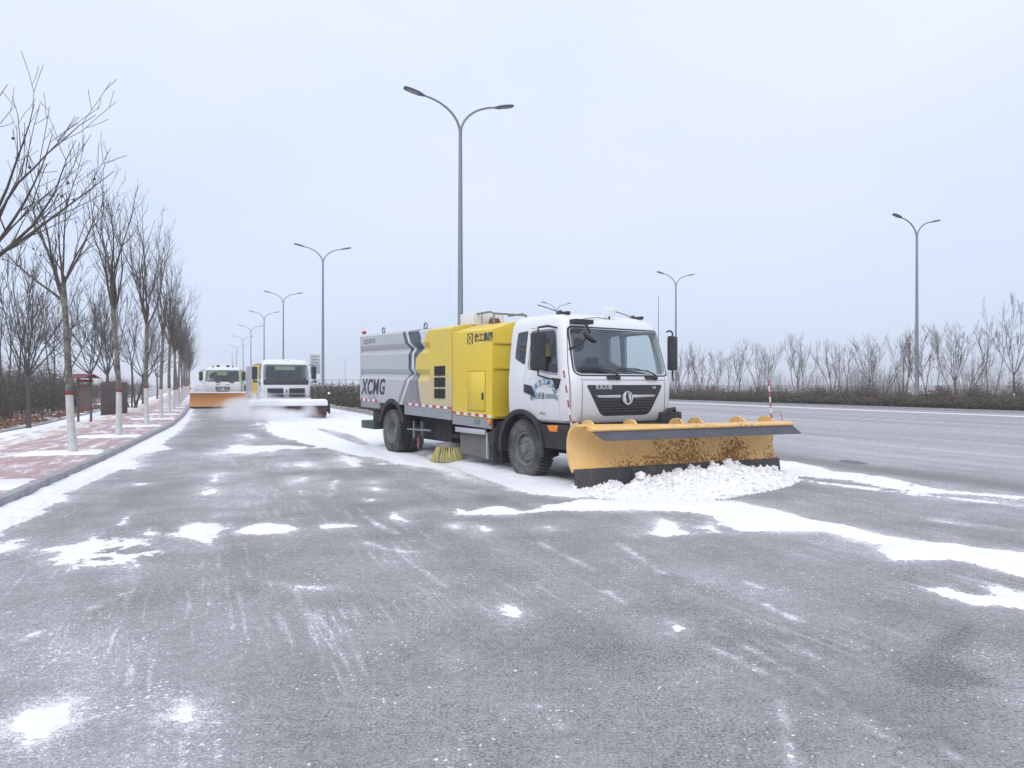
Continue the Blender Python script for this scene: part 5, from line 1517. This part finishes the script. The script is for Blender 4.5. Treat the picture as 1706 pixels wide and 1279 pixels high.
PL = Vector((*ground(950, 818), 0)); PR_ = Vector((*ground(1291, 794), 0))
adir = (PR_ - PL).normalized(); LEN = (PR_ - PL).length
bdir = Vector((adir.y, -adir.x, 0))
inv = truck.matrix_basis.inverted()
inv = (Matrix.Translation(T1) @ Matrix.Rotation(math.atan2(fdir.y, fdir.x), 4, 'Z')).inverted()
Mw = Matrix((( adir.x, bdir.x, 0, PL.x), (adir.y, bdir.y, 0, PL.y), (0, 0, 1, 0), (0, 0, 0, 1)))
# right-handed frame: use (a, -b) so that z stays up
Mw = Matrix(((adir.x, -bdir.x, 0, PL.x), (adir.y, -bdir.y, 0, PL.y), (0, 0, 1, 0), (0, 0, 0, 1)))
Mloc = inv @ Mw
def curve(t):
    """moldboard section: t 0..1 from cutting edge up and over; returns (forward, z)"""
    ctrl = [(.10, .30), (.0, .42), (-.05, .56), (-.05, .70), (.0, .83), (.11, .92), (.22, .945)]
    x = t * (len(ctrl) - 1); i = min(int(x), len(ctrl) - 2); f = x - i
    p0, p1, p2, p3 = [Vector(ctrl[max(0, min(len(ctrl) - 1, j))]) for j in (i - 1, i, i + 1, i + 2)]
    return .5 * ((2 * p1) + (p2 - p0) * f + (2 * p0 - 5 * p1 + 4 * p2 - p3) * f * f + (3 * p1 - p0 - 3 * p2 + p3) * f ** 3)
def hscale(a): return 1.0 + .03 * (1 - a / LEN) - .05 * (a / LEN)
def sect(a, t, off_=0.0):
    q = curve(t); q2 = curve(min(t + .01, 1)); q0 = curve(max(t - .01, 0))
    tn = (q2 - q0).normalized(); nn = Vector((tn.y, -tn.x))
    q = q + nn * off_
    return (a, -q.x, q.y * hscale(a))
m = MB(); NA, NT = 24, 22
vs = []
for off_ in (0, -.035):
    for i in range(NA + 1):
        for j in range(NT + 1): vs.append(sect(LEN * i / NA, j / NT, off_))
fs = []
o2 = (NA + 1) * (NT + 1)
for i in range(NA):
    for j in range(NT):
        a = i * (NT + 1) + j
        fs.append((a, a + NT + 1, a + NT + 2, a + 1)); fs.append((o2 + a, o2 + a + 1, o2 + a + NT + 2, o2 + a + NT + 1))
for i in range(NA):
    for j in (0, NT):
        a = i * (NT + 1) + j; fs.append((a, o2 + a, o2 + a + NT + 1, a + NT + 1))
for j in range(NT):
    for i in (0, NA):
        a = i * (NT + 1) + j; fs.append((a, a + 1, o2 + a + 1, o2 + a))
plow = obj('snow_plow', m.add(vs, fs).mesh('snow_plow', 40), M_plow, truck)
plow.matrix_local = Mloc
plow['label'] = 'curved yellow plow blade with rust spots and dark rubber flap'
# rolled top lip and the rubber flap under it
lip = bevelled(MB().prism([(-.18, .905), (-.36, .90), (-.375, .925), (-.36, .955), (-.20, .975)], 'x', .16, LEN + .06).mesh('top_lip'), .01, 2)
obj('top_lip', lip, M_plow, plow)
M_flap = paint('flap_rubber', (.07, .075, .095), .6, 0, .6, (.16, .165, .19), 4)
fv = []
for i in range(25):
    t = i / 24; a0 = .17 + (LEN - .12) * t
    wv = .012 * math.sin(i * 1.3)
    a1 = a0 + .06 + .10 * (0 if t < .5 else 1) * 0
    fv += [(a0, -.345, .905), (a0 + (.16 if i == 0 else 0) + (.10 if i == 24 else 0), -.45 + wv, .77), (a0 + (.16 if i == 0 else 0) + (.10 if i == 24 else 0), -.435 + wv, .765), (a0, -.33, .90)]
ff = [(i * 4 + j, i * 4 + (j + 1) % 4, i * 4 + 4 + (j + 1) % 4, i * 4 + 4 + j) for i in range(24) for j in range(4)] + [(0, 1, 2, 3), (99, 98, 97, 96)]
obj('rubber_flap', MB().add(fv, ff).mesh('rubber_flap', 30), M_flap, plow)
# cutting edge
M_edge = paint('cutting_edge', (.04, .045, .05), .7, 0, .7, (.2, .12, .08), 6)
for k in range(4):
    a0, a1 = LEN * k / 4 + .01, LEN * (k + 1) / 4 - .01
    obj('cutting_edge', bevelled(MB().prism([(-.08, .33), (-.115, .33), (-.16, .012), (-.12, .012)], 'x', a0, a1).mesh('cutting_edge'), .004, 1), M_edge, plow)
# end plates and rounded ribs that stand over the top edge
for a in (.008, LEN - .008):
    pts = [sect(a, j / 14, .0) for j in range(15)]; back = [sect(a, j / 14, -.06) for j in range(15)][::-1]
    poly = [(q[1], q[2]) for q in pts + back]
    obj('end_plate', MB().prism(poly, 'x', a - .012, a + .012), M_plow, plow)
for a in (.30, 1.06, 1.94, 2.32, 3.20, LEN - .22):
    n = 14
    poly = [(.10 + .20 * math.cos(R(180) * j / n) - .22, 1.02 + .20 * math.sin(R(180) * j / n)) for j in range(n + 1)] + [(-.02, .5), (.22, .45)][::-1]
    poly = [(-.20 + .19 * (1 - math.cos(R(180) * j / n)), .93 + .125 * math.sin(R(180) * j / n)) for j in range(n + 1)] + [(.26, .5), (.10, .42), (.09, .70), (.03, .86), (-.07, .93)]
    obj('rib', MB().prism(poly, 'x', a - .018 if a < 4 else a - .1, a + .018 if a < 4 else a + .1), M_plow, plow)
bk = MB(); bk.box((LEN / 2, .2, .55), (LEN * .9, .10, .12)); bk.box((LEN / 2, .22, .85), (LEN * .85, .08, .10)); bk.box((LEN / 2 - .5, .55, .5), (.9, .7, .3))
obj('plow_frame', bk, M_dark, plow)
rod(plow, (.02, -.02, .92), (-.10, .02, 1.80))
rod(plow, (LEN - .22, -.16, .92), (LEN - .28, -.14, 1.66))
obj('wire_guard', MB().tube([(LEN - .24, -.16, 1.12), (LEN - .02, -.14, 1.14), (LEN + .05, -.14, .96)], .006, 5), M_redtape, plow)
obj('pump_box', bevelled(MB().box((1.30, .95, .98), (.2, .5, .3)).mesh('pump_box'), .04, 2), M_black, truck)
obj('hose', MB().tube([(1.35, .75, 1.02), (1.40, .85, 1.16), (1.38, 1.02, 1.18), (1.30, 1.12, 1.02), (1.3, 1.14, .8)], .035, 8).mesh('hose', 60), M_black, truck)

# ---------------------------------------------------- churned snow in front of the blade
def pile_mesh():
    rng = random.Random(12)
    na, nb = 260, 120
    A_ = np.linspace(-.15, LEN + .22, na); B_ = np.linspace(-.12, 1.75, nb)
    AA, BB = np.meshgrid(A_, B_, indexing='ij')
    reach = np.interp(AA, [-.15, .25, .8, 1.6, 2.6, 3.4, LEN + .0, LEN + .22], [.35, 1.25, 1.55, 1.5, 1.25, .95, .55, .15])
    hmax = np.interp(AA, [-.15, .15, .7, 1.2, 1.7, 2.4, 2.9, 3.5, LEN, LEN + .22], [.0, .04, .09, .14, .20, .27, .27, .22, .13, .0])
    tt = np.clip((BB + .1) / (reach + .1), 0, 1.4)
    body = np.clip(1 - tt, -.3, 1) ** 1 * np.where(tt < 1, 1, 1)
    body = np.where(tt < 1, np.cos(np.clip(tt, 0, 1) * math.pi / 2) ** 1.15, -.2)
    n_ = fbm(AA * 7, BB * 7, 3, 4) - .5; n2_ = fbm(AA * 18, BB * 18, 8, 3) - .5
    n3_ = fbm(AA * 40, BB * 40, 28, 2) - .5
    H_ = hmax * body * (1 + 1.1 * n_) + .07 * n_ * (body > 0) + .10 * n2_ * (body > 0) + .05 * n3_ * (body > 0)
    H_ = np.maximum(H_, -.03)
    vs = np.stack([AA, -BB, H_], -1).reshape(-1, 3)
    ii = np.arange(na * nb).reshape(na, nb)
    q_ = np.stack([ii[:-1, :-1], ii[:-1, 1:], ii[1:, 1:], ii[1:, :-1]], -1).reshape(-1, 4)
    q_ = q_[(vs[q_][:, :, 2] > 0).any(1)]
    m = MB(); m.add([tuple(x) for x in vs], [tuple(int(i) for i in r_) for r_ in q_])
    bm = bmesh.new(); bmesh.ops.create_icosphere(bm, subdivisions=1, radius=1.0)
    sv = [v_.co.copy() for v_ in bm.verts]; sf = [tuple(v_.index for v_ in f_.verts) for f_ in bm.faces]; bm.free()
    chunks = [(1.06, .30, .20, .085)]
    for k in range(2600):
        a = rng.uniform(-.05, LEN + .15); rc_ = float(np.interp(a, [-.15, .25, .8, 1.6, 2.6, 3.4, LEN, LEN + .22], [.35, 1.25, 1.55, 1.5, 1.25, .95, .55, .15]))
        b = rc_ * (rng.random() ** .8) * 1.04
        i = int(np.argmin(abs(A_ - a))); j = int(np.argmin(abs(B_ - b)))
        r_ = abs(rng.gauss(0, .012)) + .006
        if rng.random() < .03: r_ *= 2
        chunks.append((a, b, max(H_[i, j], 0) + r_ * .3, r_))
    for a, b, z_, r_ in chunks:
        sx_, sy_, sz_ = rng.uniform(.8, 1.4), rng.uniform(.8, 1.3), rng.uniform(.6, 1.0)
        sd_ = rng.uniform(0, 50)
        out = []
        for v_ in sv:
            w_ = 1 + .42 * math.sin(v_.x * 4.1 + sd_) * math.cos(v_.y * 3.7 + sd_ * 1.3) + .14 * math.sin(v_.z * 7 + sd_ * 2.1 + v_.x * 5)
            out.append((a + v_.x * r_ * sx_ * w_, -b + v_.y * r_ * sy_ * w_, z_ + v_.z * r_ * sz_ * w_))
        m.add(out, sf)
    me = m.mesh('snow_pile', None, recalc=False); me.polygons.foreach_set('use_smooth', [k_ < len(q_) for k_ in range(len(me.polygons))])
    return me
pm = pile_mesh(); pm.transform(Mw)
pile = obj('snow_pile', pm, M_pile)
stuff(pile, 'churned white snow piled up in front of the yellow plow blade', 'snow')
# ------------------------------------------------------------------ the two trucks behind
M_lime = paint('lime_paint', (.42, .50, .06), .45, 0, .3)
mask_plate = finish(boolean(cab_skin(-.007, .02), MB().prism(round_poly([(-1.03, 1.56), (1.03, 1.56), (1.03, 1.80), (-1.03, 1.80)], .05), 'x', .9, 2.0).mesh('c'), 'INTERSECT'), 32)
mask_plate.materials.clear(); mask_plate.materials.append(M_black)
def rear_truck(name, label, pos, heading, style):
    t = empty(name, pos, heading)
    tag(t, label, 'truck')
    c = make_cab(t, 'rear' if style == 'plow' else 'brush')
    obj('dark_blocking_board', MB().box((-.34, 0, 2.0), (.02, 1.9, .9)), M_seat, c)  # added dark board: blocks the bright view through the rear window, darkens the interior
    wheel(t, 0, -1.015, True, True); wheel(t, 0, 1.015, True, False)
    for s in (-1, 1): wheel(t, -5.0, s * 1.015, False, s < 0)
    m = MB()
    for s in (-1, 1): m.box((-2.8, s * .42, .82), (8.0, .08, .26))
    m.box((0, 0, .5), (.16, 1.9, .14)); m.box((.75, 0, .66), (1.0, 1.7, .4)); m.box((-2.5, 0, .6), (3, 1.6, .5))
    obj('chassis', m, M_dark, t)
    m = MB().prism([(-1.18, .95), (-1.18, 2.5), (-.7, 2.72), (.7, 2.72), (1.18, 2.5), (1.18, .95)], 'x', -2.4, -.75)
    obj('engine_house', bevelled(m.mesh('engine_house'), .03, 2), M_yellow if style == 'brush' else M_lime, t)
    m = MB().prism([(-1.18, 1.0), (-1.18, 2.55), (-.7, 2.75), (.7, 2.75), (1.18, 2.55), (1.18, 1.0)], 'x', -5.9 if style == 'brush' else -7.0, -2.43)
    obj('hopper', bevelled(m.mesh('hopper'), .03, 2), M_silver if style == 'brush' else M_white, t)
    for s in (-1, 1): obj('engine_louvre', MB().box((-1.4, s * 1.185, 1.9), (.5, .02, .5)), M_black, t)
    if style == 'brush':
        for s in (-1, 1):
            for k in range(4):
                obj('grille_slat', MB().box((1.375, s * .49, 1.36 - k * .055), (.03, .66, .022)), M_black, c)
            obj('grille', MB().box((1.352, s * .49, 1.28), (.05, .72, .24)), M_grille, c)
            obj('lower_grille', MB().box((1.40, s * .49, 1.06), (.06, .72, .10)), M_grille, c)
        obj('badge', bevelled(MB().box((1.39, 0, 1.26), (.05, .16, .30)).mesh('badge'), .02, 2), M_white, c)
        m = MB(); m.tube([(1.425, -.05, 1.16), (1.425, .03, 1.36)], .012, 5); m.tube([(1.425, .05, 1.16), (1.425, -.03, 1.36)], .012, 5); m.tube([(1.425, -.06, 1.26), (1.425, .06, 1.26)], .010, 5)
        obj('badge_mark', m, M_grille, c)
        obj('lower_mask', mask_plate, None, c)
        obj('roof_lamp', bevelled(MB().box((.9, .1, 2.74), (.12, .22, .09)).mesh('roof_lamp'), .02, 2), M_lens, c)
        obj('sun_blind', MB().box((1.04, -.02, 2.36), (.01, .92, .20)), paint('pale_green_blind', (.33, .36, .22), .8), c)
        for s in (-1, 1): obj('lower_mirror', bevelled(MB().box((1.2, s * 1.36, 1.72), (.08, .17, .09)).mesh('lower_mirror'), .02, 1), M_black, c)
        # roller brush under a white hood
        br = obj('roller_hood', bevelled(MB().prism([(2.0, .54), (2.0, .62), (2.12, .80), (2.30, .88), (2.75, .88), (2.95, .80), (3.0, .64), (2.96, .60)], 'y', -1.78, 1.62).mesh('roller_hood'), .03, 2), M_white, t)
        obj('hood_snow', bevelled(MB().prism([(2.1, .845), (2.3, .90), (2.76, .90), (2.9, .80)], 'y', -1.72, 1.56).mesh('hood_snow'), .02, 2), M_snow_deep, br)
        rg = random.Random(4); seg = MB()
        for k in range(34):
            yy = -1.68 + k * 3.22 / 33
            for j in range(46):
                a = 2 * math.pi * j / 46 + k * .4
                r1 = .40 + rg.uniform(-.02, .02)
                q = Vector((2.5 + r1 * math.cos(a), yy + rg.gauss(0, .03), .41 + r1 * math.sin(a)))
                p0_ = Vector((2.5 + .12 * math.cos(a), yy, .41 + .12 * math.sin(a)))
                sd_ = Vector((-math.sin(a), 0, math.cos(a))) * .014
                seg.add([p0_ - sd_, p0_ + sd_, q + sd_, q - sd_], [(0, 1, 2, 3)], 1 if (j % 9 == 0) else 0)
        me = seg.mesh('roller_bristles', recalc=False)
        ob_ = obj('roller_bristles', me, [paint('red_brown_bristle', (.14, .07, .06), .9, 0, .6), M_br_y], br)
        obj('roller_core', MB().lathe([(.001, -1.7), (.345, -1.7), (.36, -1.66), (.355, 0), (.36, 1.56), (.345, 1.6), (.001, 1.6)], 'y', (2.5, 0, .41), 40).mesh('roller_core', 40), paint('brush_core', (.10, .055, .05), .95, 0, .8, (.22, .16, .12), 9, .1, .8), br)
        ea = MB(); ea.box((2.5, 1.70, .52), (.30, .14, .42)); ea.tube([(2.4, 1.75, .62), (2.3, 1.8, 1.12)], .02, 6); ea.box((2.45, 1.78, .40), (.16, .08, .34))
        obj('roller_bracket', ea, M_dark, br)
        for s in (-.6, .6): obj('roller_arm', MB().box((1.9, s, .75), (1.0, .2, .2)), M_dark, br)
        obj('corner_lamp', MB().lathe([(.001, -.06), (.05, -.04), (.06, 0), (.05, .04), (.001, .06)], 'z', (2.3, 1.8, 1.16), 12).mesh('corner_lamp', 60), M_lens, br)
    else:
        m = bevelled(MB().prism([(-.40, 1.42), (.40, 1.42), (.46, 1.36), (.36, 1.06), (-.36, 1.06), (-.46, 1.36)], 'x', 1.36, 1.392).mesh('grille'), .012, 2)
        obj('grille', m, M_grille, c)
        for z_ in (1.33, 1.25, 1.17): obj('grille_slat', MB().box((1.40, 0, z_), (.02, .74, .025)), M_white, c)
        obj('badge', MB().lathe([(.001, .03), (.07, .02), (.08, 0)], 'x', (1.40, 0, 1.25), 20).mesh('badge', 50), M_chrome, c)
        for s in (-1, 1): obj('vent_slot', MB().box((1.378, s * .30, 1.55), (.02, .26, .03)), M_black, c)
        obj('light_bar', bevelled(MB().box((.7, 0, 2.80), (.22, .8, .13)).mesh('light_bar'), .03, 2), M_black, c)
        obj('light_bar_lens', bevelled(MB().box((.72, 0, 2.80), (.20, .42, .15)).mesh('light_bar_lens'), .03, 2), M_lens, c)
        for s in (-1, 1): obj('air_horn', MB().tube([(.6, s * .62, 2.76), (.95, s * .62, 2.78)], [.02, .05], 8), M_black, c)
        obj('sun_blind', MB().box((1.05, -.05, 2.33), (.01, .62, .28)), paint('green_blind', (.30, .40, .16), .8), c)
        for s in (-1, 1): obj('pillar_trim', MB().tube([(1.31, s * 1.075, 1.75), (1.11, s * 1.015, 2.5)], .025, 6), M_lime, c)
        M_op = paint('orange_plow', (.60, .27, .08), .6, 0, .6, (.42, .2, .1), 1.4)
        sec = [(1.98, .10), (1.86, .35), (1.84, .65), (1.93, .92), (2.06, 1.02)]
        poly = sec + [(x - .06, z_ + .03) for x, z_ in sec[::-1]]
        pl = obj('snow_plow', MB().prism(poly, 'y', -1.95, 1.95).mesh('snow_plow', 50), M_op, t)
        obj('plow_snow', bevelled(MB().box((2.02, 0, 1.05), (.20, 3.9, .08)).mesh('plow_snow'), .03, 2), M_snow_deep, pl)
        obj('cutting_edge', MB().box((1.99, 0, .06), (.05, 3.86, .14)), M_dark, pl)
        obj('plow_frame', MB().box((1.5, 0, .6), (.4, 1.4, .5)), M_dark, pl)
        for s in (-1, 1): rod(pl, (1.95, s * 1.9, 1.05), (1.93, s * 1.95, 1.75), 4, .03)
    return t
hd = R(-64.6)
def truck_at(px, y, hdg, fwd):
    """front axle so that the cab front centre lies at photographed x px and depth y"""
    p0 = Vector(((px - CX) * y / F_PX, y, 0))
    return p0 - Vector((math.cos(hdg), math.sin(hdg), 0)) * fwd
rear_truck('sweeper_truck', 'white-cab sweeper truck with yellow body and roller brush raising powder snow', truck_at(477, 33.4, hd, 1.35), hd, 'brush')
hd2 = math.atan2(-.94, .34)
rear_truck('plow_truck', 'farthest white truck with orange front plow close to the left kerb', truck_at(371, 47.0, hd2, 1.35), hd2, 'plow')

# ------------------------------------------------------------------ street lamps
def lamp_meshes():
    Hj = 10.8
    p = MB(); p.tube([(0, 0, -.1), (0, 0, .6), (0, 0, Hj * .5), (0, 0, Hj + .05)], [.125, .12, .095, .065], 14)
    arms, heads, lenses = [], [], []
    for s in (-1, 1):
        pts = []
        for k in range(15):
            t = k / 14
            pts.append((s * (1.42 * (1 - math.cos(t * R(80))) / (1 - math.cos(R(80)))), 0, Hj - .15 + 1.32 * math.sin(t * R(80)) ** .9))
        m = MB().tube(pts, [.052 - .018 * k / 14 for k in range(15)], 9)
        arms.append(m.mesh('arm', 60))
        e = Vector(pts[-1]); tl = R(13)
        ax = Vector((s * math.cos(tl), 0, math.sin(tl)))
        h = MB()
        rings = [(0, .05, .04), (.10, .09, .055), (.22, .15, .07), (.5, .165, .075), (.72, .14, .065), (.80, .09, .04)]
        vs, fs, n = [], [], 12
        upv = Vector((-s * math.sin(tl), 0, math.cos(tl)))
        for l_, hw, hh in rings:
            for k in range(n):
                a = 2 * math.pi * k / n
                zc = math.sin(a); zc = max(zc, -.45)
                vs.append(e + ax * (l_ - .04) + Vector((0, 1, 0)) * hw * math.cos(a) + upv * hh * zc)
        for i in range(len(rings) - 1):
            for k in range(n): fs.append((i * n + k, i * n + (k + 1) % n, (i + 1) * n + (k + 1) % n, (i + 1) * n + k))
        fs += [tuple(range(n)), tuple((len(rings) - 1) * n + k for k in range(n))]
        h.add(vs, fs); heads.append(h.mesh('lamp_head', 45))
        lz = MB().box(e + ax * .42 - upv * .036, (.42, .22, .012), Matrix.Rotation(-s * tl, 3, 'Y')); lenses.append(lz.mesh('lamp_lens'))
    base = bevelled(MB().box((0, 0, .06), (.42, .42, .18)).mesh('base'), .03, 2)
    door = MB().box((0, -.122, .75), (.11, .02, .32)).mesh('hatch')
    pm_ = p.mesh('pole', 60)
    M_lh = paint('lamp_grey', (.10, .115, .135), .5, .2, .2)
    for q in [pm_, door] + arms: q.materials.append(M_galv)
    for q in heads: q.materials.append(M_lh)
    for q in lenses: q.materials.append(paint('lamp_glass', (.30, .27, .27), .3))
    base.materials.append(M_kerb)
    return pm_, arms, heads, lenses, base, door
LM = lamp_meshes()
def lamp(x, y, label, z=.12, rz=None, s=1.0, group='double-arm street lamps'):
    o = empty('street_lamp', (x, y, z), math.atan2(P_ROAD.y, P_ROAD.x) if rz is None else rz)
    o.scale = (s, s, s)
    tag(o, label, 'street lamp', group)
    obj('pole', LM[0], None, o); obj('base', LM[4], None, o); obj('hatch', LM[5], None, o)
    for k in range(2):
        a = obj('arm', LM[1][k], None, o); h = obj('lamp_head', LM[2][k], None, o); obj('lamp_lens', LM[3][k], None, h)
for k, (px, y) in enumerate(((767, 26.4), (538, 54.8), (472, 82.2), (440, 104), (418, 129), (405, 158), (394, 195), (387, 235))):
    lamp((px - CX) * y / F_PX, y, ('tall double-arm street lamp directly behind the yellow engine house' if k == 0 else 'double-arm street lamp on the median, %s behind the nearest' % ordinal(k - 1)), .17)
for k, (px, y) in enumerate(((1527.5, 45.2), (1126, 67.9), (927, 92.5))):
    lamp((px - CX) * y / F_PX, y, ('double-arm street lamp standing among the far trees on the right', 'smaller double-arm street lamp just right of the cab mirror', 'distant street lamp whose arms show above the cab roof')[k], .12)
for k, (px, y) in enumerate(((575, 300), (606, 262))):
    lamp((px - CX) * y / F_PX, y, ('tiny far street lamp above the median hedge', 'tiny far street lamp half hidden by the silver hopper')[k], .0)
# thin mast behind the far trees
ms = empty('mast', ((1097 - CX) * 120 / F_PX, 120, 0)); tag(ms, 'thin plain mast behind the cab mirror near the far lamp', 'mast')
obj('pole', MB().tube([(0, 0, 0), (0, 0, 16.5)], [.12, .05], 8), M_galv, ms); obj('base', MB().box((0, 0, .1), (.5, .5, .3)), M_kerb, ms)

# ------------------------------------------------------------------ sign seen from behind, signal, far railing
sg_ = empty('road_sign', ((525 - CX) * 55 / F_PX, 55, .1), R(-14))
tag(sg_, 'grey back of a rectangular road sign beside the second median lamp', 'sign')
obj('panel', bevelled(MB().box((0, 0, 3.05), (.86, .03, 1.5)).mesh('panel'), .01, 1), paint('sign_back', (.40, .43, .45), .6, .2), sg_)
for k in range(6): obj('stiffener', MB().box((0, -.03, 2.45 + k * .24), (.56, .03, .045)), M_galv, sg_)
obj('post', MB().tube([(0, .04, -.1), (0, .04, 3.7)], .045, 8), M_galv, sg_)
ts = empty('traffic_signal', ((414 - CX) * 96 / F_PX, 96, .0), R(-10))
tag(ts, 'small dark traffic signal on a thin pole between the two rear trucks', 'traffic signal')
obj('post', MB().tube([(0, 0, 0), (0, 0, 2.0)], .05, 8), M_galv, ts)
obj('signal_head', bevelled(MB().box((0, 0, 2.05), (.3, .25, .75)).mesh('signal_head'), .03, 1), M_black, ts)
obj('crossbar', MB().box((0, 0, 2.02), (1.3, .06, .10)), M_galv, ts)
rl = empty('railing', ((520 - CX) * 120 / F_PX, 120, 0), 0)
tag(rl, 'thin dark far railing above the median hedge', 'railing')
for k in range(9): obj('railing_post', MB().box((k * 1.15, 0, 1.2), (.08, .08, 2.4)), M_galv, rl)
obj('top_rail', MB().box((4.6, 0, 2.3), (9.4, .06, .07)), M_galv, rl)

# ------------------------------------------------------------------ snow on the tree pits and along the sidewalk
def pit_mesh(rng):
    m = MB(); n, k2 = 26, 6
    hx, hy = .74, .62
    vs = [(0, 0, .035)]
    for j in range(1, k2 + 1):
        for i in range(n):
            a = 2 * math.pi * i / n
            ca, sa = math.cos(a), math.sin(a)
            rr = 1 / max(abs(ca) / hx, abs(sa) / hy)
            rr *= (1 + (.10 * rng.uniform(-1, 1) if j == k2 else 0)) * (j / k2)
            vs.append((ca * rr, sa * rr, .035 * (1 - (j / k2) ** 4) + rng.uniform(-.006, .006) * (j < k2) - (.012 if j == k2 else 0)))
    fs = [(0, 1 + i, 1 + (i + 1) % n) for i in range(n)]
    for j in range(k2 - 1):
        for i in range(n):
            a = 1 + j * n + i; b = 1 + j * n + (i + 1) % n
            fs.append((a, a + n, b + n, b))
    me = m.add(vs, fs).mesh('pit_snow'); me.shade_smooth(); me.materials.append(M_snow_deep)
    return me
rp = random.Random(9)
pits = [pit_mesh(rp) for _ in range(4)]
bmp = MB()
for i, ty in enumerate(tree_y):
    x = float(kerb_x(ty)) - .95
    me = pits[i % 4]
    rot = Matrix.Translation((x - .12, ty, .132)) @ Matrix.Rotation(R(21), 4, 'Z') @ Matrix.Diagonal((rp.uniform(.95, 1.25), rp.uniform(.85, 1.1), 1, 1))
    base_i = len(bmp.v)
    bmp.add([rot @ v_.co for v_ in me.vertices], [tuple(p_.vertices) for p_ in me.polygons])
me = bmp.mesh('pit_snow'); me.shade_smooth()
stuff(obj('pit_snow', me, M_snow_deep), 'snow lying in white bars around the foot of each sidewalk tree', 'snow')

# ------------------------------------------------------------------ powder snow thrown up by the roller brush
def volume_mat(name, col_, dens_nodes):
    m = bpy.data.materials.new(name); m.use_nodes = True
    nt = m.node_tree; nt.nodes.clear()
    out = N(nt, 'ShaderNodeOutputMaterial'); v = N(nt, 'ShaderNodeVolumePrincipled')
    v.inputs['Color'].default_value = (*col_, 1); v.inputs['Anisotropy'].default_value = .1
    dens_nodes(nt, v); L(nt, v.outputs[0], out.inputs['Volume'])
    return m
def spray_density(nt, v):
    tc = N(nt, 'ShaderNodeTexCoord')
    ob = tc.outputs['Object']                         # the box spans -1..1
    ln = N(nt, 'ShaderNodeVectorMath', operation='LENGTH'); L(nt, ob, ln.inputs[0])
    fall = ramp(nt, ln.outputs['Value'], [(.15, 1), (1.0, 0)])
    geo = N(nt, 'ShaderNodeNewGeometry')
    n1 = noise(nt, geo.outputs['Position'], 1.0, 5, .62)
    k = math_(nt, 'MULTIPLY', fall, ramp(nt, n1, [(.36, 0), (.66, 1)]))
    L(nt, math_(nt, 'MULTIPLY', k, 4.5), v.inputs['Density'])
M_spray = volume_mat('powder_snow', (.97, .975, .99), spray_density)
bm = bmesh.new(); bmesh.ops.create_icosphere(bm, subdivisions=3, radius=1.0)
ball = bpy.data.meshes.new('snow_spray'); bm.to_mesh(ball); bm.free(); ball.materials.append(M_spray)
sp_root = empty('snow_spray', (*ground(450, 694), 0))
stuff(sp_root, 'cloud of white powder snow blowing round the roller brush', 'snow')
for px, y, z, sx_, sy_, sz_ in ((430, 31.2, .5, 1.3, 1.0, .85), (468, 30.0, .22, 1.9, .7, .38), (404, 34.0, .4, 1.5, 1.2, .65), (514, 29.9, .36, .45, .4, .5), (416, 30.6, .25, 2.0, .9, .45)):
    o = obj('spray_cloud', ball, None, sp_root, ((px - CX) * y / F_PX - sp_root.location.x, y - sp_root.location.y, z))
    o.scale = (sx_, sy_, sz_)

# ------------------------------------------------------------------ cold haze in the air
hz = MB().box((0, 1100, 14.0), (5600, 3200, 40.0))
def even(nt, v): v.inputs['Density'].default_value = .0010
hm_ = volume_mat('haze', (.93, .95, .99), even)
hb = obj('haze', hz, hm_)
hb['kind'] = 'stuff'; hb['label'] = 'thin pale winter haze filling the air over the road'; hb['category'] = 'haze'
